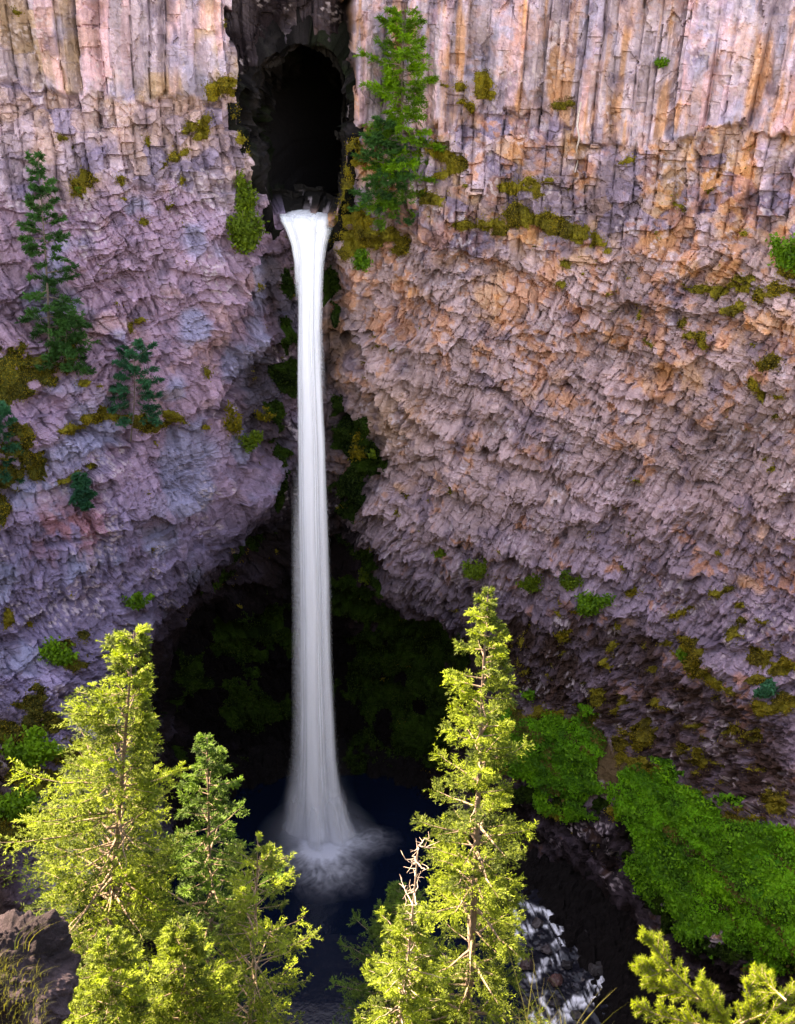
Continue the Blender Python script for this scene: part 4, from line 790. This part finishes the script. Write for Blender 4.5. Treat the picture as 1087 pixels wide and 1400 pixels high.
r2 = M_('ADD', M_('MULTIPLY', xx_, xx_), M_('MULTIPLY', yy_, yy_)); wz_ = M_('ADD', M_('MULTIPLY', M_('POWER', M_('SUBTRACT', 1.0, M_('DIVIDE', sx.outputs[2], 22.0), True), 2.0), 5.0), 1.3)
gs = M_('EXPONENT', M_('MULTIPLY', M_('DIVIDE', r2, M_('MULTIPLY', wz_, wz_)), -2.6)); hh = M_('SUBTRACT', 1.0, M_('DIVIDE', sx.outputs[2], 22.0), True)
low_ = M_('EXPONENT', M_('MULTIPLY', sx.outputs[2], -.55)); de = M_('MULTIPLY', gs, M_('ADD', M_('MULTIPLY', hh, .035), M_('MULTIPLY', low_, .34)))
vo = N(n, 'ShaderNodeVolumePrincipled'); vo.inputs['Color'].default_value = (.86, .90, 1, 1); vo.inputs['Anisotropy'].default_value = .1; L(de, vo.inputs['Density']); L(vo.outputs[0], out.inputs['Volume'])
bm_.materials.append(mt)

# ------------------------------------------------------------------ stones in the stream
M_WET = attr_rock('wet_stone', .5, 3.0, .45, .5)
def stone(name, pos, r, seed, mat, label, cat, group=None, flat=.7, tone=(.03, .02, .022), tone2=(.06, .045, .045), res=5, rough=.35):
    b = bmesh.new(); bmesh.ops.create_icosphere(b, subdivisions=res, radius=1.0); me = bpy.data.meshes.new(name); b.to_mesh(me); b.free()
    n_ = len(me.vertices); co = np.empty(n_*3, np.float32); me.vertices.foreach_get('co', co); co = co.reshape(-1, 3).astype(float)
    rg = np.random.default_rng(seed)
    for _ in range(9):
        d = unit(rg.normal(0, 1, 3)); k = rg.uniform(.55, .9); h = co@d; co -= np.where(h > k, (h-k)*.85, 0)[:, None]*d
    e = fbm(co[:, 0]*1.7+seed, co[:, 1]*1.7+co[:, 2]*1.3, seed, 5)*rough+fbm(co[:, 0]*9+co[:, 2]*7, co[:, 1]*9-co[:, 2]*5, seed+1, 4)*rough*.22
    co = co*(1+e)[:, None]*np.array([1, rg.uniform(.75, 1), flat])*r; a = rg.uniform(0, 6.28); c_, s_2 = math.cos(a), math.sin(a)
    co = np.stack([co[:, 0]*c_-co[:, 1]*s_2, co[:, 0]*s_2+co[:, 1]*c_, co[:, 2]], -1)
    me.vertices.foreach_set('co', np.ascontiguousarray(co, np.float32).ravel()); w = np.clip(.5+1.4*fbm(co[:, 0]/r*1.5, co[:, 1]/r*1.5+co[:, 2]/r, seed+2, 4), 0, 1)[:, None]
    at = me.color_attributes.new('tint', 'FLOAT_COLOR', 'POINT'); cc = np.ones((n_, 4), np.float32); cc[:, :3] = np.array(tone)*(1-w)+np.array(tone2)*w; at.data.foreach_set('color', cc.ravel())
    me.update(); me.materials.append(mat); o = bpy.data.objects.new(name, me); o.location = pos; link(o)
    return tag(o, label, cat, group)
ST_ = [(760,1340,11,'reddish rounded boulder in midstream, between two white chutes',(.06,.025,.022)),(788,1348,8,'dark bluish boulder right of the reddish one in the stream',(.03,.03,.04)),(735,1262,10,'dark boulder parting the water at the head of the rapids',(.03,.022,.022)),(722,1318,12,'brown boulder beside the fir above the lower chute',(.045,.024,.022)),(748,1298,9,'small wet boulder under the uppermost white chute',(.03,.02,.022)),
 (775,1320,8,'low black boulder between the upper and lower chutes',(.018,.015,.017)),(815,1325,11,'black boulder against the right bank of the rapids',(.02,.016,.017)),(840,1352,10,'flat dark boulder at the right side of the lowest chute',(.025,.018,.018)),(760,1372,9,'dark stone splitting the lowest chute',(.02,.016,.018)),(790,1390,10,'wet stone at the bottom edge under the lowest chute',(.025,.02,.02)),(705,1302,9,'rounded stone half hidden by the tall narrow fir',(.03,.02,.02)),(830,1300,10,'black stone high on the right bank of the stream',(.015,.012,.012)),(800,1280,9,'slick stone below the curl of white water',(.02,.016,.018)),(720,1370,9,'dark stone in slack water near the grass tips',(.02,.016,.018))]
for k, (x, y, r, lb_, tn) in enumerate(ST_):
    p = at_z(np.array(float(x)), np.array(float(y)), -1.6); p = at_z(np.array(float(x)), np.array(float(y)), float(water_z(p[1]))+.1)
    stone('boulder', tuple(p), r*.063, 800+k, M_WET, lb_, 'boulder', 'boulders in the rapids', tone=tn, tone2=tuple(1.8*q for q in tn), res=4)

# ------------------------------------------------------------------ the near rim: boulder, grass, young fir
p = at_y(np.array(22.0), np.array(1345.0), 4.35)
bo = stone('boulder', tuple(p), .40, 905, attr_rock('rim_boulder', .9, 5.0, .9, .2, (.45, 1.6)), 'rough dark lichen crusted boulder with grass, near lower left corner', 'boulder', flat=1.0, tone=(.010, .007, .009), tone2=(.045, .034, .042), res=7, rough=.42)
M_GRASS = leaf_mat('grass_blades', (.06, .085, .03), .5, (1.6, 1.1, .8), .35)
def grass(n, gen, seed, hmin, hmax, wdt):
    rg = np.random.default_rng(seed); VV, FF, TT, o = [], [], [], 0
    for k in range(n):
        b0, ld = gen(rg); hh_ = rg.uniform(hmin, hmax); t = np.linspace(0, 1, 6)[:, None]
        p = b0+np.array([0, 0, hh_])*(t-.25*t**2)+np.array([ld[0], ld[1], 0])*hh_*t**1.8; a = rg.uniform(0, 3.14); w = wdt*rg.uniform(.6, 1.3)*(1-t**1.5*.92); s_d = np.array([math.cos(a), math.sin(a)*.4, 0.])
        VV.append(np.stack([p-s_d*w, p+s_d*w], 1).reshape(-1, 3)); FF.append(grid_faces(6, 2)+o); o += 12; TT.append(np.full(12, np.clip(rg.normal(.5, .3), 0, 1)))
    o_ = mesh_obj('grass', np.concatenate(VV), np.concatenate(FF), M_GRASS, attrs={'leaf_tone': np.concatenate(TT)}); return tag(o_, kind='stuff')
def g_right(rg):
    x = rg.normal(.60, .09); y = rg.uniform(2.3, 2.75); return np.array([x, y, float(near_z(np.array(x), np.array(y)))-.03]), rg.normal(0, .3, 2)
def g_left(rg):
    q = at_y(np.array(rg.uniform(-60, 65)), np.array(rg.uniform(1330, 1440)), 3.85+rg.normal(0, .06)); return q, np.array([rg.normal(.45, .35), rg.normal(-.15, .2)])
def g_tuft(rg):
    q = at_y(np.array(rg.normal(0, 12)), np.array(rg.normal(1330, 12)), 3.9); return q, np.array([rg.normal(.5, .35), rg.normal(-.1, .2)])
grass(110, g_right, 911, .22, .50, .0024)
grass(520, g_left, 912, .05, .17, .0016); grass(120, g_tuft, 913, .06, .15, .0014)
def g_long(rg):
    q = at_y(np.array(rg.uniform(20, 40)), np.array(rg.uniform(1295, 1320)), 3.9); return q, np.array([rg.uniform(.5, .8), 0])
grass(5, g_long, 914, .26, .36, .003)
def young_fir():
    rg = np.random.default_rng(930); Y0 = 3.6; foot = at_y(np.array(1020.0), np.array(1460.0), Y0); gz0 = float(near_z(np.array(foot[0]), np.array(Y0)))
    root = empty('young_fir', (foot[0], Y0, gz0-.05), 'young fir with bright fat needled tips in the near lower right corner', 'tree')
    off = np.array([foot[0], Y0, gz0-.05]); top = at_y(np.array(1000.0), np.array(1405.0), Y0)
    v, f = tubes([np.linspace(off, top, 6)-off], [np.linspace(.03, .012, 6)], 8); mesh_obj('trunk', v, f, M_BARK, root, smooth=True)
    BR = [([(1000,1405),(960,1368),(918,1325),(893,1292),(880,1276)], 0), ([(1000,1405),(950,1400),(900,1388),(866,1372)], .1), ([(1000,1405),(980,1380),(958,1338)], -.1), ([(1000,1405),(1030,1380),(1022,1345)], .05), ([(1000,1405),(1060,1380),(1090,1350),(1120,1345)], .15), ([(1010,1412),(1070,1400),(1120,1392)], -.15), ([(960,1368),(915,1352),(880,1338)], .08), ([(918,1325),(900,1330),(872,1318)], .0), ([(1075,1368),(1050,1345),(1032,1328)], .2), ([(1000,1405),(1020,1412),(980,1420),(930,1412)], -.1)]
    paths = []
    for P_, dy in BR:
        P_ = np.array(P_, float); t = np.linspace(0, 1, len(P_)); tt = np.linspace(0, 1, 14)
        paths.append(at_y(np.interp(tt, t, P_[:, 0]), np.interp(tt, t, P_[:, 1]), Y0+dy*tt))
    tw = []
    for p in paths:
        ax = unit(p[-1]-p[0])
        for k in range(3, 13):
            for sg in (-1, 1):
                if rg.uniform() < .12: continue
                d = unit(ax+sg*unit(np.cross(ax, rg.normal(0, .5, 3)+np.array([0, -1, .5])))*rg.uniform(.5, 1.1)); L_ = rg.uniform(.05, .13)*(1.2-k/16); tw.append(p[k]+d*np.linspace(0, L_, 6)[:, None]+np.array([0, 0, .015])*np.linspace(0, 1, 6)[:, None]**2)
    v, f = tubes([p-off for p in paths+tw], [np.linspace(.007, .003, len(p)) for p in paths]+[np.linspace(.003, .0015, 6) for _ in tw], 5); mesh_obj('branches', v, f, M_TWIG, root, smooth=True)
    C_, D_, W_, T_ = [], [], [], []
    for p in paths+tw:
        L_ = np.linalg.norm(p[-1]-p[0]); n_ = int(L_/.0006); t = rg.uniform(.08, 1.02, n_); c = np.stack([np.interp(t, np.linspace(0, 1, len(p)), p[:, k]) for k in range(3)], 1); ax = unit(p[-1]-p[0])
        d = unit(ax*rg.uniform(.3, 1.0, (n_, 1))+unit(np.cross(ax, rg.normal(0, 1, (n_, 3))))*1.0); l = rg.uniform(.018, .030, (n_, 1)); w = unit(np.cross(d, rg.normal(0, 1, (n_, 3))))
        C_.append(c+d*l*.5-off); D_.append(d*l*.55); W_.append(w*.0013); T_.append(np.repeat(np.clip(rg.normal(.55, .12)+rg.normal(0, .12, n_), 0, 1), 4))
    v, f = quads(np.concatenate(C_), np.concatenate(D_), np.concatenate(W_)); mesh_obj('crown', v, f, leaf_mat('young_needles', (.11, .18, .025), .45, (1.35, 1.1, .7), .45), root, attrs={'leaf_tone': np.concatenate(T_)})
young_fir()
